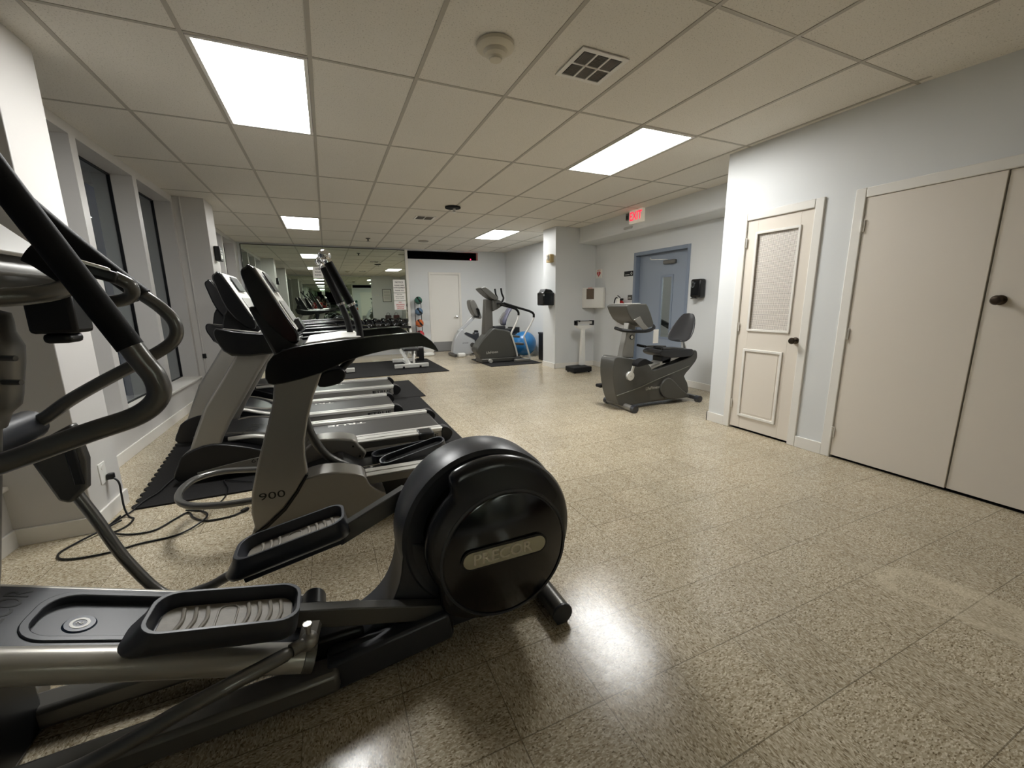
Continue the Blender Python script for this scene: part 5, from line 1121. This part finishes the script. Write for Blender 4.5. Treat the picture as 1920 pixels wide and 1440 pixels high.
# papers taped to the mirror
def paper(x0, x1, z0, z1, label, lines, col=m_ink):
    t = thing('paper_notice', label, 'notice', ((x0+x1)/2, 11.16, z0)); y = 11.160
    MB().box(x0, x1, y, y+0.002, z0, z1).build('sheet', m_paper, t)
    for (txt, z, s_) in lines: text(txt, s_, ((x0+x1)/2, y-0.0008, z), (1, 0, 0), (0, 0, 1), col, 'lettering', t, 0.0003, 1.0, 0.001)
paper(1.62, 1.92, 1.60, 1.925, 'topmost of the three paper notices taped to the right edge of the mirror', [('NOTICE', 1.86, 0.055), ('PLEASE WIPE', 1.78, 0.042), ('DOWN EQUIPMENT', 1.72, 0.032), ('THANK YOU', 1.65, 0.04)])
paper(1.62, 1.92, 1.40, 1.585, 'middle one of the three paper notices, with faint grey text', [('Gym Rules', 1.55, 0.03), ('please re-rack weights', 1.50, 0.024), ('and share equipment', 1.46, 0.024)], m_gun)
paper(1.62, 1.92, 1.16, 1.385, 'lowest of the three paper notices, with red text', [('NO', 1.35, 0.045), ('DROPPING', 1.29, 0.045), ('WEIGHTS', 1.235, 0.045), ('ON FLOOR', 1.19, 0.035)], m_red)
paper(-0.22, 0.0, 1.94, 2.20, 'single paper notice near the top of the mirror beside the black handlebars', [('GYM', 2.15, 0.05), ('RULES', 2.08, 0.045), ('POSTED', 2.01, 0.04)])

# ------------------------------------------------------------------ behind the camera, seen in the mirror
bw = thing('wooden_bench', 'brown wooden bench with bags against the wall behind the camera, seen in the mirror', 'bench', (3.0, -0.75, 0))
MB().box(2.35, 3.70, -0.96, -0.55, 0.40, 0.45).build('seat', m_wood, bw, 0.005); MB().box(2.35, 3.70, -0.96, -0.92, 0.0, 0.40).build('back_panel', m_wood, bw)
for x in (2.38, 3.62): MB().box(x, x+0.05, -0.92, -0.57, 0, 0.40).build('leg', m_wood, bw)
for x, m, lb in ((3.0, mat('dark brown leather', (52, 34, 30), 0.5), 'dark brown bag on the wooden bench, nearer the mirror edge'), (3.42, mat('maroon canvas', (78, 38, 38), 0.6), 'maroon bag on the wooden bench, nearer the closet wall')):
    g_ = thing('gym_bag', lb, 'bag', (x, -0.75, 0.452)); MB().box(x-0.15, x+0.15, -0.86, -0.64, 0.452, 0.66).build('bag_body', m, g_, 0.04, 35, 3)
    MB().tube(cr([(x-0.08, -0.75, 0.65), (x-0.06, -0.75, 0.76), (x+0.06, -0.75, 0.76), (x+0.08, -0.75, 0.65)], 5), 0.010, 8).build('handle', m, g_)
pf = thing('framed_notice', 'framed notice on the wall behind the camera, seen in the mirror', 'framed notice', (2.95, -0.98, 1.3))
MB().box(2.80, 3.26, -0.999, -0.975, 1.35, 2.02).build('frame', m_gun, pf); MB().box(2.83, 3.23, -0.976, -0.972, 1.38, 1.99).build('sheet', m_paper, pf)
for k in range(7): MB().box(2.88, 3.18, -0.973, -0.9715, 1.46+k*0.07, 1.475+k*0.07).build('text_line', m_olive, pf)
ls = thing('light_switch', 'pair of white switches on the wall behind the camera', 'switch', (2.5, -0.99, 1.68)); MB().box(2.44, 2.50, -0.999, -0.99, 1.66, 1.74).build('switch_plate', m_white, ls, 0.003); MB().box(2.56, 2.62, -0.999, -0.99, 1.66, 1.74).build('switch_plate', m_white, ls, 0.003)

# photographer, standing behind the camera and reflected in the mirror
pr = thing('person', 'person in a red top holding up a phone, visible only in the mirror', 'person', (-0.36, -0.42, 0))
def skin(name, nodes, edges, m, parent, sub=2):
    me = bpy.data.meshes.new(name); me.from_pydata([n[0] for n in nodes], edges, []); me.materials.append(m)
    o = bpy.data.objects.new(name, me); COL.objects.link(o)
    md = o.modifiers.new('skin', 'SKIN'); md.use_smooth_shade = True
    sv = me.skin_vertices[0].data if me.skin_vertices else None
    if sv is None:
        bpy.context.view_layer.objects.active = o; bpy.ops.object.select_all(action='DESELECT'); o.select_set(True)
        bpy.ops.mesh.customdata_skin_add(); sv = me.skin_vertices[0].data
    for i, n in enumerate(nodes):
        r = n[1]; sv[i].radius = (r, r) if isinstance(r, (int, float)) else r
        sv[i].use_root = (i == 0)
    s2 = o.modifiers.new('sub', 'SUBSURF'); s2.levels = sub; s2.render_levels = sub
    attach(o, parent); return o
bx, by = -0.36, -0.42
N_ = [((bx, by, 0.88), (0.135, 0.10)), ((bx, by, 1.02), (0.115, 0.09)), ((bx, by, 1.20), (0.135, 0.095)), ((bx, by, 1.33), (0.11, 0.07)), ((bx, by, 1.40), 0.05), ((bx+0.01, by+0.01, 1.46), 0.05), ((bx+0.015, by+0.02, 1.53), (0.075, 0.09)), ((bx+0.015, by+0.01, 1.61), (0.06, 0.07)),
      ((bx-0.16, by, 1.32), 0.052), ((bx-0.24, by+0.08, 1.10), 0.040), ((bx-0.05, by+0.30, 1.15), 0.030), ((bx+0.22, by+0.37, 1.24), 0.022),
      ((bx+0.16, by, 1.32), 0.052), ((bx+0.27, by+0.10, 1.12), 0.040), ((bx+0.36, by+0.31, 1.19), 0.030), ((bx+0.385, by+0.37, 1.23), 0.022),
      ((bx-0.09, by, 0.80), 0.09), ((bx-0.10, by+0.02, 0.46), 0.06), ((bx-0.11, by-0.02, 0.10), 0.038), ((bx-0.11, by+0.10, 0.035), 0.033),
      ((bx+0.09, by, 0.80), 0.09), ((bx+0.10, by+0.02, 0.46), 0.06), ((bx+0.11, by-0.02, 0.10), 0.038), ((bx+0.11, by+0.10, 0.035), 0.033)]
E_ = [(0, 1), (1, 2), (2, 3), (3, 4), (4, 5), (5, 6), (6, 7), (3, 8), (8, 9), (9, 10), (10, 11), (3, 12), (12, 13), (13, 14), (14, 15), (0, 16), (16, 17), (17, 18), (18, 19), (0, 20), (20, 21), (21, 22), (22, 23)]
m_skin = mat('skin', (186, 138, 112), 0.5, spec=0.35)
skin('body', N_, E_, m_skin, pr)
# clothing follows the same limbs, a little larger
def grow(ids, g): return [(N_[i][0], tuple(a+g for a in N_[i][1]) if isinstance(N_[i][1], tuple) else N_[i][1]+g) for i in ids]
m_red_top = mat('red knit', (150, 42, 36), 0.7)
t_ids = [0, 1, 2, 3, 8, 9, 10, 12, 13, 14]
tn = grow(t_ids, 0.012); skin('red_top', tn, [(0, 1), (1, 2), (2, 3), (3, 4), (4, 5), (5, 6), (3, 7), (7, 8), (8, 9)], m_red_top, pr)
p_ids = [0, 16, 17, 18, 20, 21, 22]; skin('trousers', grow(p_ids, 0.012), [(0, 1), (1, 2), (2, 3), (0, 4), (4, 5), (5, 6)], mat('dark cloth', (34, 34, 40), 0.8), pr)
hx, hy, hz = bx+0.015, by+0.02, 1.545
m_hair = mat('dark brown hair', (48, 30, 26), 0.55)
MB().ball((hx, hy-0.025, hz+0.025), 0.108, (0.95, 1.0, 1.05), 24).ball((hx, hy-0.065, hz-0.09), 0.085, (1.05, 0.7, 1.5), 20).build('hair', m_hair, pr)
for s_ in (-1, 1):
    MB().ball((hx+0.032*s_, hy+0.083, hz-0.002), 0.0115).build('eye', m_ink, pr)
    MB().ball((hx+0.082*s_, hy+0.0, hz-0.012), 0.02, (0.4, 0.8, 1.3)).build('ear', m_skin, pr)
MB().ball((hx, hy+0.098, hz-0.028), 0.014, (0.8, 1.0, 1.5)).build('nose', m_skin, pr); MB().ball((hx, hy+0.084, hz-0.064), 0.02, (1.1, 0.4, 0.35)).build('mouth', m_red_top, pr)
ph = MB().box(-0.145, 0.012, -0.018, -0.010, 1.225, 1.31).build('phone', m_blkg, None, 0.003); tag(ph, 'black phone held up by the person in the red top', 'phone')
for cx_, sg_ in ((-0.145, 1), (0.018, -1)):
    for k in range(4):
        z = 1.235+k*0.017; L_ = (0.050, 0.056, 0.054, 0.044)[k]
        MB().tube(cr([(cx_-0.004*sg_, -0.040, z), (cx_-0.010*sg_, -0.020, z+0.002), (cx_-0.004*sg_, -0.006, z+0.003), (cx_+L_*0.30*sg_, -0.0055, z+0.002)], 4), 0.0055, 8).build('finger', m_skin, pr)
    MB().tube(cr([(cx_, -0.045, 1.232), (cx_+0.016*sg_, -0.028, 1.245), (cx_+0.036*sg_, -0.024, 1.262)], 4), 0.0065, 8).build('thumb', m_skin, pr)
    MB().ball((cx_-0.006*sg_, -0.050, 1.245), 0.030, (0.55, 0.6, 1.2)).build('palm', m_skin, pr)
